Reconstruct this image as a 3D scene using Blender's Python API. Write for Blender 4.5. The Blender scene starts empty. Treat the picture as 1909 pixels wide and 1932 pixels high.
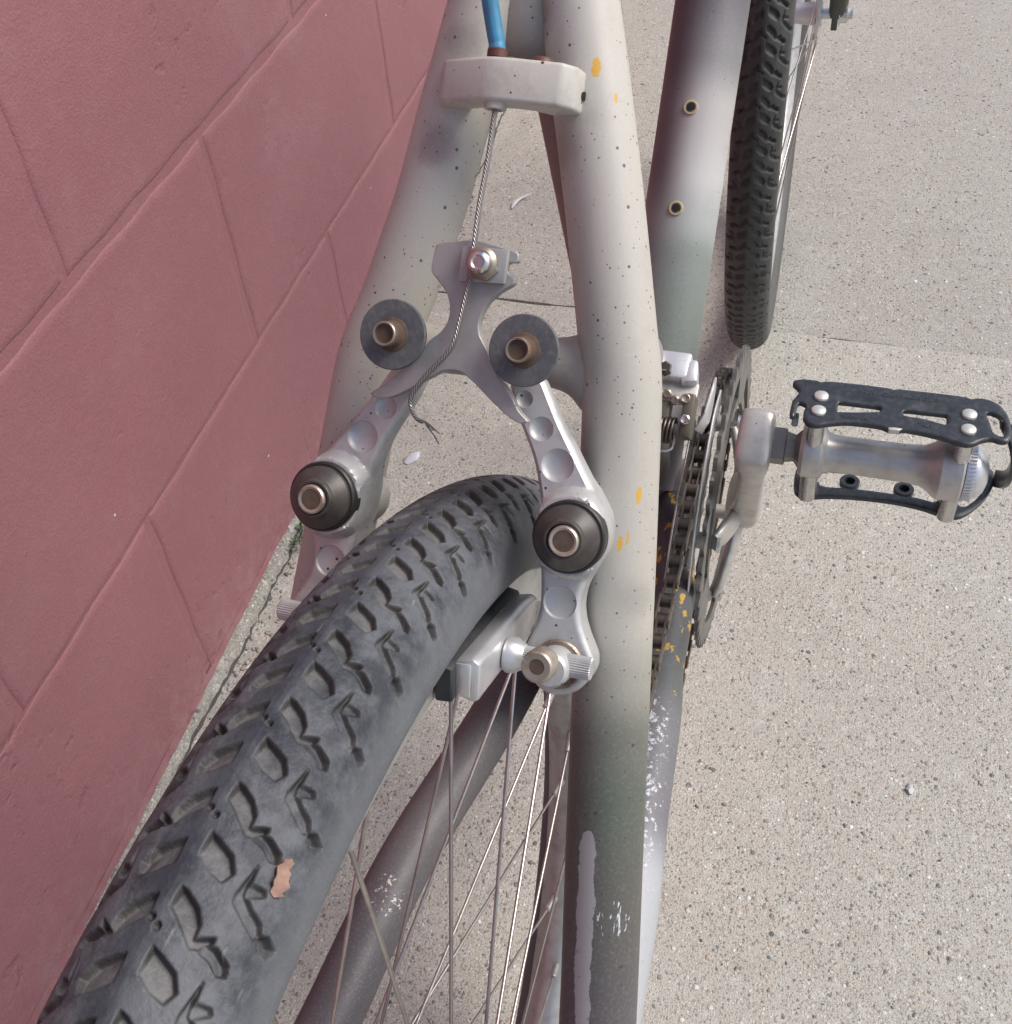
import bpy, bmesh, math, random
import numpy as np
from mathutils import Matrix, Vector
from mathutils.geometry import delaunay_2d_cdt

scene = bpy.context.scene
PI = math.pi

# ---------------------------------------------------------------- camera, world, sun, exposure
# bike axes (x forward, y left, z up, origin at the rear axle) -> world (Z up, X along the wall)
RW = np.array([[0.9974, 0.0663, -0.0293], [-0.0658, 0.9977, 0.0169], [0.0304, -0.0149, 0.9994]])
UPB = RW[2]
RR = 0.2989                                   # rear wheel radius
ORG = UPB * RR                                # bike-axes offset from ground contact to axle
CAM_C = np.array([-0.0720, -0.1138, 0.5123])
CAM_M = np.array([[0.2926, -0.9519, -0.0908], [-0.7119, -0.1534, -0.6853], [0.6384, 0.2651, -0.7226]])


def W(p):
    return RW @ (np.asarray(p, float) + ORG)


cam_d = bpy.data.cameras.new('camera')
cam = bpy.data.objects.new('camera', cam_d)
scene.collection.objects.link(cam)
scene.camera = cam
cam_d.sensor_fit = 'HORIZONTAL'
cam_d.sensor_width = 36.0
cam_d.lens = 2175.65 / 1909.0 * 36.0
cam_d.clip_start = 0.01
cam_d.clip_end = 300.0
_q, _r = np.linalg.qr((RW @ np.array([CAM_M[0], -CAM_M[1], -CAM_M[2]]).T))
_q = _q * np.sign(np.diag(_r))
_m = Matrix([list(map(float, r)) for r in _q]).to_4x4()
_m.translation = Vector(W(CAM_C))
cam.matrix_world = _m

SUN_EL, SUN_AZ = math.radians(50), math.radians(-72)    # azimuth in world XY, measured from +X
world = bpy.data.worlds.new('World')
scene.world = world
world.use_nodes = True
wn = world.node_tree
bg = wn.nodes['Background']
sky = wn.nodes.new('ShaderNodeTexSky')
sky.sky_type = 'NISHITA'
sky.sun_disc = False
sky.sun_elevation = SUN_EL
sky.sun_rotation = math.radians(90) - SUN_AZ
sky.air_density = 1.0
sky.dust_density = 3.0
sky.ozone_density = 1.0
wn.links.new(sky.outputs[0], bg.inputs[0])
bg.inputs[1].default_value = 0.11

sun_d = bpy.data.lights.new('sun', 'SUN')
sun = bpy.data.objects.new('sun', sun_d)
scene.collection.objects.link(sun)
sun_d.energy = 1.75
sun_d.angle = math.radians(30)
sun_d.color = (1.0, 0.955, 0.90)
_sd = Vector((math.cos(SUN_EL) * math.cos(SUN_AZ), math.cos(SUN_EL) * math.sin(SUN_AZ), math.sin(SUN_EL)))
sun.rotation_euler = (-_sd).to_track_quat('-Z', 'Y').to_euler()

scene.view_settings.view_transform = 'Standard'
scene.view_settings.look = 'None'
scene.view_settings.exposure = 0.58
scene.view_settings.gamma = 1.0
scene.view_settings.use_curve_mapping = False

# ---------------------------------------------------------------- helpers: objects
COL = scene.collection


def tag(o, label=None, cat=None, group=None, kind=None):
    for k, v in (('label', label), ('category', cat), ('group', group), ('kind', kind)):
        if v:
            o[k] = v
    return o


def empty(name, parent=None, loc=(0, 0, 0)):
    o = bpy.data.objects.new(name, None)
    o.empty_display_size = 0.02
    COL.objects.link(o)
    o.parent = parent
    o.location = loc
    return o


def mesh(name, verts, faces, uvs=None, smooth=35, attr=None):
    """mesh from vertex array and face list (array or list of tuples); uvs per vertex"""
    me = bpy.data.meshes.new(name)
    v = np.asarray(verts, dtype=np.float32)
    if isinstance(faces, np.ndarray):
        n, k = faces.shape
        me.vertices.add(len(v))
        me.vertices.foreach_set('co', v.ravel())
        me.loops.add(n * k)
        me.loops.foreach_set('vertex_index', faces.astype(np.int32).ravel())
        me.polygons.add(n)
        me.polygons.foreach_set('loop_start', np.arange(0, n * k, k, dtype=np.int32))
        me.update(calc_edges=True)
        me.validate()
    else:
        me.from_pydata([tuple(map(float, p)) for p in v], [], [tuple(map(int, f)) for f in faces])
    if uvs is not None:
        uv = np.asarray(uvs, dtype=np.float32)
        li = np.empty(len(me.loops), dtype=np.int32)
        me.loops.foreach_get('vertex_index', li)
        lay = me.uv_layers.new(name='UVMap')
        lay.data.foreach_set('uv', uv[li].ravel())
    if attr is not None:
        for nm, a in attr.items():
            at = me.attributes.new(nm, 'FLOAT', 'POINT')
            at.data.foreach_set('value', np.asarray(a, dtype=np.float32))
    if smooth:
        me.shade_smooth()
        if smooth < 180:
            me.set_sharp_from_angle(angle=math.radians(smooth))
    return me


def obj(name, me, mat=None, parent=None, loc=None):
    o = bpy.data.objects.new(name, me)
    COL.objects.link(o)
    if mat is not None and not me.materials:
        me.materials.append(mat)
    o.parent = parent
    if loc is not None:
        o.location = loc
    elif parent is not None and parent is BIKE:
        o.location = ORG
    return o


class MB:
    """collects vert/face chunks (and uvs) into one mesh"""

    def __init__(s):
        s.v, s.f, s.uv, s.n = [], [], [], 0

    def add(s, part):
        v, f = part[0], part[1]
        uv = part[2] if len(part) > 2 and part[2] is not None else np.zeros((len(v), 2))
        s.v.append(np.asarray(v, float))
        s.uv.append(np.asarray(uv, float))
        for q in f:
            s.f.append(tuple(int(i) + s.n for i in q))
        s.n += len(v)
        return s

    def mesh(s, name, smooth=35):
        return mesh(name, np.vstack(s.v), s.f, np.vstack(s.uv), smooth)


def nrm(v):
    v = np.asarray(v, float)
    return v / np.linalg.norm(v)


def cr(pts, n=8, closed=False):
    """Catmull-Rom through pts (any dimension)"""
    P = np.asarray(pts, float)
    if closed:
        P = np.vstack([P[-1], P, P[0], P[1]])
    else:
        P = np.vstack([2 * P[0] - P[1], P, 2 * P[-1] - P[-2]])
    out = []
    for i in range(1, len(P) - 2):
        a, b, c, d = P[i - 1], P[i], P[i + 1], P[i + 2]
        for t in np.linspace(0, 1, n, endpoint=False):
            out.append(0.5 * (2 * b + (c - a) * t + (2 * a - 5 * b + 4 * c - d) * t * t + (3 * b - a - 3 * c + d) * t ** 3))
    if not closed:
        out.append(P[-2])
    return np.array(out)


def sweep(pts, rad, segs=24, ref=(0, 0, 1), cap=True, closed=False, flat=None, rad2=None):
    """tube along pts; uv = (arc length m, angle 0..1, angle 0 along ref). flat = (scale along ref, scale across)"""
    P = np.asarray(pts, float)
    n = len(P)
    R = np.broadcast_to(np.asarray(rad, float), (n,))
    T = np.empty_like(P)
    if closed:
        T = np.roll(P, -1, 0) - np.roll(P, 1, 0)
    else:
        T[1:-1] = P[2:] - P[:-2]
        T[0] = P[1] - P[0]
        T[-1] = P[-1] - P[-2]
    T /= np.linalg.norm(T, axis=1)[:, None]
    S = np.concatenate([[0], np.cumsum(np.linalg.norm(np.diff(P, axis=0), axis=1))])
    ref = np.asarray(ref, float)
    a = np.linspace(0, 2 * PI, segs + 1) if not closed else np.linspace(0, 2 * PI, segs + 1)
    V, UV = [], []
    fl = flat or (1, 1)
    for i in range(n):
        A = ref - T[i] * (T[i] @ ref)
        A = nrm(A)
        B = np.cross(T[i], A)
        r2_ = R[i] if rad2 is None else rad2[i]
        V.append(P[i] + R[i] * fl[0] * np.outer(np.cos(a), A) + r2_ * fl[1] * np.outer(np.sin(a), B))
        UV.append(np.c_[np.full(segs + 1, S[i]), a / (2 * PI)])
    V = np.vstack(V)
    UV = np.vstack(UV)
    F = []
    m = segs + 1
    rng = range(n) if closed else range(n - 1)
    for i in rng:
        j = (i + 1) % n
        for k in range(segs):
            F.append((i * m + k, i * m + k + 1, j * m + k + 1, j * m + k))
    if cap and not closed:
        F.append(tuple(range(segs - 1, -1, -1)))
        F.append(tuple((n - 1) * m + k for k in range(segs)))
    return V, F, UV


def lathe(prof, org, ax, segs=32, ref=None):
    """prof: list of (distance along ax, radius)"""
    ax = nrm(ax)
    if ref is None:
        ref = (1, 0, 0) if abs(ax[0]) < 0.8 else (0, 1, 0)
    A = nrm(np.asarray(ref) - ax * (ax @ np.asarray(ref, float)))
    B = np.cross(ax, A)
    org = np.asarray(org, float)
    a = np.linspace(0, 2 * PI, segs, endpoint=False)
    V, F, UV = [], [], []
    for h, r in prof:
        V.append(org + ax * h + r * (np.outer(np.cos(a), A) + np.outer(np.sin(a), B)))
        UV.append(np.c_[np.full(segs, h), a / (2 * PI)])
    V = np.vstack(V)
    for i in range(len(prof) - 1):
        for k in range(segs):
            l = (k + 1) % segs
            F.append((i * segs + k, i * segs + l, (i + 1) * segs + l, (i + 1) * segs + k))
    if prof[0][1] > 1e-6:
        F.append(tuple(range(segs - 1, -1, -1)))
    if prof[-1][1] > 1e-6:
        F.append(tuple((len(prof) - 1) * segs + k for k in range(segs)))
    return V, F, np.vstack(UV)


def pin(P, Pts):
    """points inside polygon P"""
    x, y = Pts[:, 0], Pts[:, 1]
    ins = np.zeros(len(Pts), bool)
    n = len(P)
    for i in range(n):
        x1, y1 = P[i]
        x2, y2 = P[(i + 1) % n]
        c = ((y1 > y) != (y2 > y))
        with np.errstate(divide='ignore', invalid='ignore'):
            xi = (x2 - x1) * (y - y1) / (y2 - y1 + 1e-15) + x1
        ins ^= c & (x < xi)
    return ins


def pdist(P, Pts):
    """distance from points to polygon boundary"""
    d = np.full(len(Pts), 1e9)
    n = len(P)
    for i in range(n):
        a, b = P[i], P[(i + 1) % n]
        ab = b - a
        t = np.clip(((Pts - a) @ ab) / (ab @ ab + 1e-18), 0, 1)
        d = np.minimum(d, np.linalg.norm(Pts - a - t[:, None] * ab, axis=1))
    return d


def resamp(P, sp):
    out = []
    n = len(P)
    for i in range(n):
        a, b = P[i], P[(i + 1) % n]
        k = max(1, int(np.ceil(np.linalg.norm(b - a) / sp)))
        for t in range(k):
            out.append(a + (b - a) * t / k)
    return np.array(out)


def relief(outline, top, bottom, mapf, holes=(), sp=0.0012, cham=(0.0004, 0.0009), extra=None):
    """plate with real relief: outline & holes are 2D polygons, top(pts, dist) -> height, bottom a height"""
    out = resamp(np.asarray(outline, float), sp)
    hs = [resamp(np.asarray(h, float), sp) for h in holes]
    rings = [out] + hs
    lo, hi = out.min(0), out.max(0)
    gx = np.arange(lo[0], hi[0], sp)
    gy = np.arange(lo[1], hi[1], sp)
    G = np.array(np.meshgrid(gx, gy)).reshape(2, -1).T
    G[:, 0] += (np.round((G[:, 1] - lo[1]) / sp) % 2) * sp * 0.5
    cand = [G]
    for r in rings:
        t = np.roll(r, -1, 0) - np.roll(r, 1, 0)
        nn = np.c_[-t[:, 1], t[:, 0]]
        nn /= np.linalg.norm(nn, axis=1)[:, None] + 1e-12
        for c in cham:
            cand += [r + nn * c, r - nn * c]

    def inside(Q):
        m = pin(out, Q)
        for h in hs:
            m &= ~pin(h, Q)
        return m

    def dist(Q):
        d = pdist(out, Q)
        for h in hs:
            d = np.minimum(d, pdist(h, Q))
        return d
    pts = []
    for i, c in enumerate(cand):
        m = inside(c)
        c = c[m]
        d = dist(c) if len(c) else np.zeros(0)
        lim = (max(cham) + 0.35 * sp if cham else sp * 0.5) if i == 0 else 0.9 * cham[((i - 1) // 2) % len(cham)]
        pts.append(c[d > lim])
    if extra is not None:
        ex = np.asarray(extra, float)
        m = inside(ex)
        ex = ex[m]
        ex = ex[dist(ex) > (max(cham) * 0.5 if cham else sp * 0.4)]
        from_ = np.vstack(pts)
        keep = np.ones(len(from_), bool)
        for a0 in range(0, len(ex), 64):
            dd_ = np.linalg.norm(from_[:, None] - ex[None, a0:a0 + 64], axis=2).min(1)
            keep &= dd_ > sp * 0.45
        pts = [from_[keep], ex]
    inner = np.vstack(pts)
    allp = np.vstack(rings + [inner])
    edges = []
    o = 0
    for r in rings:
        n = len(r)
        edges += [(o + i, o + (i + 1) % n) for i in range(n)]
        o += n
    nb = o
    vo, eo, fo, ov, oe, of = delaunay_2d_cdt([Vector(map(float, p)) for p in allp], edges, [], 0, 1e-7)
    V2 = np.array([[p.x, p.y] for p in vo])
    tri = np.array([list(f) for f in fo])
    m = inside(V2[tri].mean(1))
    tri = tri[m]
    a, b, c = V2[tri[:, 0]], V2[tri[:, 1]], V2[tri[:, 2]]
    flip = ((b - a)[:, 0] * (c - a)[:, 1] - (b - a)[:, 1] * (c - a)[:, 0]) < 0
    tri[flip] = tri[flip][:, ::-1]
    isb = np.zeros(len(V2), bool)
    for i, src in enumerate(ov):
        isb[i] = any(s < nb for s in src)
    d = dist(V2)
    d[isb] = 0
    ht = np.asarray(top(V2, d), float) * np.ones(len(V2))
    hb = (bottom(V2, d) if callable(bottom) else bottom) * np.ones(len(V2))
    n = len(V2)
    F = [tuple(t) for t in tri] + [tuple(n + i for i in t[::-1]) for t in tri]
    ed = {}
    for t in tri:
        for i in range(3):
            ed[(t[i], t[(i + 1) % 3])] = 1
    for (i, j) in ed:
        if (j, i) not in ed:
            F.append((i, n + i, n + j, j))
    V = np.vstack([mapf(V2, ht), mapf(V2, hb)])
    # orientation check on the first top triangle
    return V, F, np.vstack([V2, V2])


def box(lo, hi):
    (x0, y0, z0), (x1, y1, z1) = lo, hi
    V = [(x0, y0, z0), (x1, y0, z0), (x1, y1, z0), (x0, y1, z0), (x0, y0, z1), (x1, y0, z1), (x1, y1, z1), (x0, y1, z1)]
    F = [(0, 3, 2, 1), (4, 5, 6, 7), (0, 1, 5, 4), (1, 2, 6, 5), (2, 3, 7, 6), (3, 0, 4, 7)]
    return V, F


def bevelled(name, parts, width, segs=2, smooth=40):
    """mesh from (verts, faces), normals fixed and edges bevelled"""
    bm = bmesh.new()
    for p in parts:
        vs = [bm.verts.new(tuple(map(float, v))) for v in p[0]]
        for f in p[1]:
            try:
                bm.faces.new([vs[i] for i in f])
            except ValueError:
                pass
    bmesh.ops.remove_doubles(bm, verts=bm.verts, dist=1e-6)
    bmesh.ops.recalc_face_normals(bm, faces=bm.faces)
    es = [e for e in bm.edges if len(e.link_faces) == 2 and e.calc_face_angle(0) > math.radians(25)]
    if width:
        bmesh.ops.bevel(bm, geom=es, offset=width, segments=segs, affect='EDGES', profile=0.5, clamp_overlap=True)
    me = bpy.data.meshes.new(name)
    bm.to_mesh(me)
    bm.free()
    me.shade_smooth()
    me.set_sharp_from_angle(angle=math.radians(smooth))
    return me


def prism(poly, h0, h1, mapf):
    P = np.asarray(poly, float)
    n = len(P)
    V = np.vstack([mapf(P, np.full(n, h0)), mapf(P, np.full(n, h1))])
    F = [tuple(range(n - 1, -1, -1)), tuple(range(n, 2 * n))]
    F += [(i, (i + 1) % n, n + (i + 1) % n, n + i) for i in range(n)]
    return V, F


def fixn(me):
    bm = bmesh.new()
    bm.from_mesh(me)
    bmesh.ops.recalc_face_normals(bm, faces=bm.faces)
    bm.to_mesh(me)
    bm.free()
    return me


# ---------------------------------------------------------------- helpers: materials
class NT:
    def __init__(s, name):
        s.m = bpy.data.materials.new(name)
        s.m.use_nodes = True
        s.t = s.m.node_tree
        s.b = s.t.nodes['Principled BSDF']

    def n(s, kind, **kw):
        nd = s.t.nodes.new('ShaderNode' + kind)
        ins = kw.pop('i', {})
        for k, v in kw.items():
            setattr(nd, k, v)
        for k, v in ins.items():
            s.put(nd.inputs[k], v)
        return nd

    def put(s, sock, v):
        if isinstance(v, bpy.types.NodeSocket):
            s.t.links.new(v, sock)
        elif isinstance(v, bpy.types.Node):
            s.t.links.new(v.outputs[0], sock)
        else:
            if sock.type == 'RGBA' and len(v) == 3:
                v = (*v, 1)
            sock.default_value = v

    def obj(s):
        return s.n('TexCoord').outputs['Object']

    def uv(s):
        return s.n('TexCoord').outputs['UV']

    def noise(s, vec, scale, detail=4, rough=0.55, out=0, dist=0.0):
        return s.n('TexNoise', i={'Vector': vec, 'Scale': scale, 'Detail': detail, 'Roughness': rough, 'Distortion': dist}).outputs[out]

    def vor(s, vec, scale, feature='F1', rand=1.0):
        return s.n('TexVoronoi', feature=feature, i={'Vector': vec, 'Scale': scale, 'Randomness': rand})

    def ramp(s, fac, stops, interp='LINEAR'):
        nd = s.n('ValToRGB', i={0: fac})
        cr_ = nd.color_ramp
        cr_.interpolation = interp
        while len(cr_.elements) < len(stops):
            cr_.elements.new(0.5)
        for e, (p, c) in zip(cr_.elements, stops):
            e.position = p
            if not hasattr(c, '__len__'):
                c = (c, c, c)
            e.color = (*c, 1)
        return nd.outputs[0]

    def math(s, op, a, b=0.0, c=0.0, clamp=False):
        nd = s.n('Math', operation=op, use_clamp=clamp)
        for k, v in enumerate((a, b, c)):
            s.put(nd.inputs[k], v)
        return nd.outputs[0]

    def vm(s, op, a, b=(0, 0, 0), out=0):
        nd = s.n('VectorMath', operation=op)
        s.put(nd.inputs[0], a)
        if op == 'SCALE':
            s.put(nd.inputs['Scale'], b)
        else:
            s.put(nd.inputs[1], b)
        return nd.outputs[out]

    def mix(s, fac, a, b, mode='MIX'):
        nd = s.n('Mix', data_type='RGBA', blend_type=mode)
        s.put(nd.inputs[0], fac)
        s.put(nd.inputs[6], a)
        s.put(nd.inputs[7], b)
        return nd.outputs[2]

    def step(s, v, lo, hi):
        nd = s.n('MapRange', interpolation_type='SMOOTHSTEP')
        for k, x in zip(range(5), (v, lo, hi, 0.0, 1.0)):
            s.put(nd.inputs[k], x)
        return nd.outputs[0]

    def sep(s, v):
        return s.n('SeparateXYZ', i={0: v}).outputs

    def comb(s, x, y, z):
        return s.n('CombineXYZ', i={0: x, 1: y, 2: z}).outputs[0]

    def bump(s, h, strength=0.3, dist=0.001, nrm_=None):
        nd = s.n('Bump', i={'Strength': strength, 'Distance': dist, 'Height': h})
        if nrm_ is not None:
            s.put(nd.inputs['Normal'], nrm_)
        s.put(s.b.inputs['Normal'], nd.outputs[0])
        return nd.outputs[0]

    def out(s, color=None, rough=None, metal=None, spec=None, **kw):
        for k, v in (('Base Color', color), ('Roughness', rough), ('Metallic', metal), ('Specular IOR Level', spec)):
            if v is not None:
                s.put(s.b.inputs[k], v)
        for k, v in kw.items():
            s.put(s.b.inputs[k.replace('_', ' ')], v)
        return s.m


def m_metal(name, col, rough, rust=0.0, grime=0.25, rustcol=(0.19, 0.075, 0.03), brushed=None, speck=0.0, metallic=1.0):
    t = NT(name)
    o = t.obj()
    n1 = t.noise(o, 90, 5)
    n2 = t.noise(o, 420, 4)
    c = t.mix(t.math('MULTIPLY', t.step(n1, 0.42, 0.75), grime), col, tuple(x * 0.42 for x in col))
    if rust > 0:
        r = t.step(t.math('ADD', t.math('MULTIPLY', n1, 0.6), t.math('MULTIPLY', n2, 0.4)), 0.72 - rust * 0.5, 0.82 - rust * 0.4)
        c = t.mix(r, c, t.ramp(n2, [(0.3, tuple(x * 0.5 for x in rustcol)), (0.7, tuple(min(1, x * 1.7) for x in rustcol))]))
        metal = t.math('MULTIPLY', metallic, t.math('SUBTRACT', 1.0, t.math('MULTIPLY', r, 0.85)))
        rg = t.math('ADD', t.math('ADD', rough, t.math('MULTIPLY', n2, 0.12)), t.math('MULTIPLY', r, 0.3))
    else:
        metal = metallic
        rg = t.math('ADD', rough - 0.06, t.math('MULTIPLY', n1, 0.16))
    if speck:
        c = t.mix(specks(t, o, 330, speck * 0.7), c, (0.06, 0.045, 0.04))
    fs = t.step(t.noise(t.vm('MULTIPLY', o, (900, 120, 420)), 1.0, 4, 0.7), 0.58, 0.70)
    c = t.mix(t.math('MULTIPLY', fs, 0.22), c, tuple(x * 0.6 for x in col))
    t.bump(t.math('ADD', n2, t.math('MULTIPLY', fs, -0.6)), 0.16, 0.0004)
    return t.out(c, rg, metal)


def specks(t, o, scale, amount):
    """small round dark spatter dots, mask 0..1"""
    v = t.vor(o, scale)
    pick = t.sep(v.outputs['Color'])
    thr = t.math('MULTIPLY', t.math('GREATER_THAN', pick[0], 1 - amount), t.math('MULTIPLY_ADD', pick[1], 0.12, 0.05))
    return t.math('LESS_THAN', v.outputs['Distance'], thr)


def m_plain(name, col, rough, var=0.2, scale=80, bump=0.15, bscale=600, spec=0.5, dust=None):
    t = NT(name)
    o = t.obj()
    n1 = t.noise(o, scale, 5)
    c = t.mix(n1, tuple(x * (1 - var) for x in col), tuple(min(1, x * (1 + var)) for x in col))
    if dust:
        c = t.mix(t.math('MULTIPLY', t.step(t.noise(o, scale * 2.3, 6), 0.45, 0.7), dust[1]), c, dust[0])
    t.bump(t.noise(o, bscale, 3), bump, 0.0005)
    return t.out(c, t.math('MULTIPLY_ADD', n1, 0.15, rough - 0.07), 0.0, spec)


def m_paint(name, stops, length, rough=0.42, axis_noise=0.18, chips=(), spat=0.3, extra=None, around=None, soft=()):
    """sprayed frame paint: soft overlapping colours along the tube (stops in metres of tube length)"""
    t = NT(name)
    o = t.obj()
    uv = t.sep(t.uv())
    s = uv[0]
    nz = t.noise(o, 11, 2, 0.5)
    fac = t.math('DIVIDE', t.math('ADD', s, t.math('MULTIPLY', t.math('SUBTRACT', nz, 0.5), axis_noise)), length)
    if around:
        fac = t.math('ADD', fac, t.math('MULTIPLY', t.math('COSINE', t.math('MULTIPLY', t.math('SUBTRACT', uv[1], around[0]), 2 * PI)), around[1]))
    c = t.ramp(fac, [(p / length, q) for p, q in stops], 'EASE')
    grime = t.noise(o, 60, 6, 0.65)
    c = t.mix(t.math('MULTIPLY', t.step(grime, 0.5, 0.8), 0.22), c, t.mix(1.0, c, (0.55, 0.5, 0.42), 'MULTIPLY'))
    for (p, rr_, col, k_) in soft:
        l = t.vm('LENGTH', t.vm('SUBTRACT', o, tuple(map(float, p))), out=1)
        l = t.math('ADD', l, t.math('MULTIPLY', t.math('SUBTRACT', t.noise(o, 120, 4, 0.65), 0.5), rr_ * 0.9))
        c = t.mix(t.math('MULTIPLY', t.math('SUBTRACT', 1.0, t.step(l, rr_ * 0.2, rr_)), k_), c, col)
    fine = t.noise(o, 900, 2)
    c = t.mix(t.math('MULTIPLY', t.math('SUBTRACT', fine, 0.5), 0.25), c, (0.9, 0.88, 0.85))
    if spat:
        sv = t.comb(s, t.math('MULTIPLY', uv[1], 0.08), 0.0)
        for sc_, am, th in ((95, 0.85, 0.036), (150, 0.75, 0.034), (240, 0.5, 0.045)):
            v = t.n('TexVoronoi', voronoi_dimensions='2D', i={'Vector': t.vm('ADD', sv, (sc_ * 0.013, 0.37, 0)), 'Scale': float(sc_)})
            pk = t.sep(v.outputs['Color'])
            on = t.math('GREATER_THAN', pk[0], 1 - am * min(1, spat * 2.6))
            dens = t.math('GREATER_THAN', t.math('ADD', t.noise(o, 18, 2), t.math('MULTIPLY', pk[2], 0.35)), 0.60)
            m_ = t.math('MULTIPLY', t.math('MULTIPLY', on, dens), t.math('LESS_THAN', v.outputs['Distance'], t.math('MULTIPLY_ADD', pk[1], th * 1.2, th * 0.45)))
            c = t.mix(t.math('MULTIPLY', m_, 0.85), c, (0.075, 0.05, 0.045))
    for (p, ax, ra, rb, col) in chips:
        ax = nrm(ax)
        d = t.vm('SUBTRACT', o, tuple(map(float, p)))
        al = t.vm('DOT_PRODUCT', d, tuple(map(float, ax)), out=1)
        l2 = t.vm('DOT_PRODUCT', d, d, out=1)
        across = t.math('SQRT', t.math('MAXIMUM', t.math('SUBTRACT', l2, t.math('MULTIPLY', al, al)), 0.0))
        q = t.math('ADD', t.math('POWER', t.math('ABSOLUTE', t.math('DIVIDE', al, ra)), 2.2), t.math('POWER', t.math('DIVIDE', across, rb), 2.0))
        q = t.math('ADD', q, t.math('MULTIPLY', t.math('SUBTRACT', t.noise(o, 900, 4, 0.75), 0.5), 3.2))
        c = t.mix(t.math('LESS_THAN', q, 1.0), c, col)
    sk = t.noise(t.comb(t.math('MULTIPLY', s, 22.0), t.math('MULTIPLY', uv[1], 210.0), 3.0), 1.0, 4, 0.65)
    skm = t.math('MULTIPLY', t.step(sk, 0.66, 0.70), t.step(t.noise(o, 24, 3), 0.50, 0.62))
    c = t.mix(t.math('MULTIPLY', skm, 0.5), c, t.mix(1.0, c, (0.45, 0.42, 0.38), 'MULTIPLY'))
    metal = 0.0
    rg = t.math('MULTIPLY_ADD', grime, 0.2, rough - 0.1)
    if extra:
        c, metal, rg = extra(t, o, uv, c, metal, rg)
    # fine brush / drag marks lengthwise
    drag = t.noise(t.comb(t.math('MULTIPLY', s, 25.0), t.math('MULTIPLY', uv[1], 260.0), 0.0), 1.0, 3)
    t.bump(t.math('ADD', t.math('MULTIPLY', fine, 0.5), t.math('MULTIPLY', drag, 0.35)), 0.10, 0.0006)
    return t.out(c, rg, metal, 0.4)


BEIGE = (0.445, 0.422, 0.374)
BEIGE_L = (0.515, 0.492, 0.446)
GREEN = (0.105, 0.12, 0.096)
BROWN = (0.115, 0.095, 0.098)
GREY = (0.20, 0.19, 0.195)
YELL = (0.62, 0.36, 0.06)
SILV = (0.62, 0.63, 0.66)

M = {}
M['alu'] = m_metal('cast_aluminium', (0.55, 0.545, 0.535), 0.46, grime=0.45, speck=0.6, metallic=0.45)
M['alu_matte'] = m_metal('sheet_aluminium', (0.40, 0.395, 0.38), 0.46, grime=0.35, speck=0.1, metallic=0.35)
M['alu_shiny'] = m_metal('polished_aluminium', (0.70, 0.70, 0.71), 0.32, grime=0.22, metallic=0.6)
M['alu_dirty'] = m_metal('dirty_aluminium', (0.57, 0.545, 0.51), 0.38, grime=0.38, speck=0.15, metallic=0.55)
M['chrome'] = m_metal('worn_chrome', (0.66, 0.65, 0.63), 0.2, rust=0.12, grime=0.4)
M['rusty'] = m_metal('rusty_bolt_steel', (0.52, 0.46, 0.38), 0.30, rust=0.42, grime=0.55, rustcol=(0.17, 0.105, 0.065), metallic=0.75)
M['brassy'] = m_metal('yellowed_steel', (0.40, 0.35, 0.285), 0.36, rust=0.40, grime=0.5, rustcol=(0.13, 0.065, 0.035), metallic=0.8)
M['rust'] = m_plain('rust_sleeve', (0.100, 0.064, 0.044), 0.75, 0.6, 260)
M['socket'] = m_plain('rusty_socket', (0.105, 0.070, 0.050), 0.7, 0.5, 420, dust=((0.17, 0.13, 0.10), 0.3))
M['spoke'] = m_metal('spoke_steel', (0.55, 0.53, 0.5), 0.3, grime=0.5)
M['steel_dark'] = m_metal('oily_steel', (0.16, 0.145, 0.13), 0.42, grime=0.6)
M['bracket_rear'] = m_metal('rear_cage_steel', (0.30, 0.29, 0.28), 0.4, grime=0.5, metallic=0.7)
M['chain'] = m_metal('chain_steel', (0.15, 0.125, 0.10), 0.42, rust=0.25, grime=0.7, rustcol=(0.06, 0.035, 0.02))
M['chain_edge'] = m_metal('worn_chain_plate', (0.26, 0.225, 0.185), 0.36, rust=0.25, grime=0.6, rustcol=(0.08, 0.05, 0.03))
M['ring'] = m_metal('chainring_alloy', (0.25, 0.24, 0.222), 0.36, grime=0.7, metallic=0.75)
M['washer'] = m_plain('grey_roller_washer', (0.105, 0.11, 0.118), 0.55, 0.3, 260, 0.25, spec=0.4, dust=((0.17, 0.165, 0.155), 0.6))
M['cap'] = m_plain('brown_black_cap', (0.055, 0.046, 0.041), 0.42, 0.25, 120, 0.1, dust=((0.12, 0.105, 0.085), 0.3))
M['cap_edge'] = m_plain('black_cap_rim', (0.022, 0.021, 0.02), 0.45)
M['pad'] = m_plain('brake_pad_rubber', (0.028, 0.032, 0.033), 0.6, 0.3, 200, 0.2)
M['pedal_black'] = m_plain('black_pedal_lacquer', (0.028, 0.032, 0.037), 0.33, 0.25, 150, 0.1, dust=((0.10, 0.105, 0.11), 0.35))
M['blue'] = m_plain('blue_cable_housing', (0.05, 0.235, 0.40), 0.45, 0.25, 160, 0.1, dust=((0.09, 0.16, 0.24), 0.5))
M['ferrule'] = m_plain('brown_ferrule', (0.12, 0.045, 0.035), 0.5, 0.3, 200)
M['hole'] = m_plain('dark_hole', (0.01, 0.01, 0.01), 0.8)
M['plastic_clear'] = m_plain('dull_grey_plastic', (0.25, 0.29, 0.33), 0.4)


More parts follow.
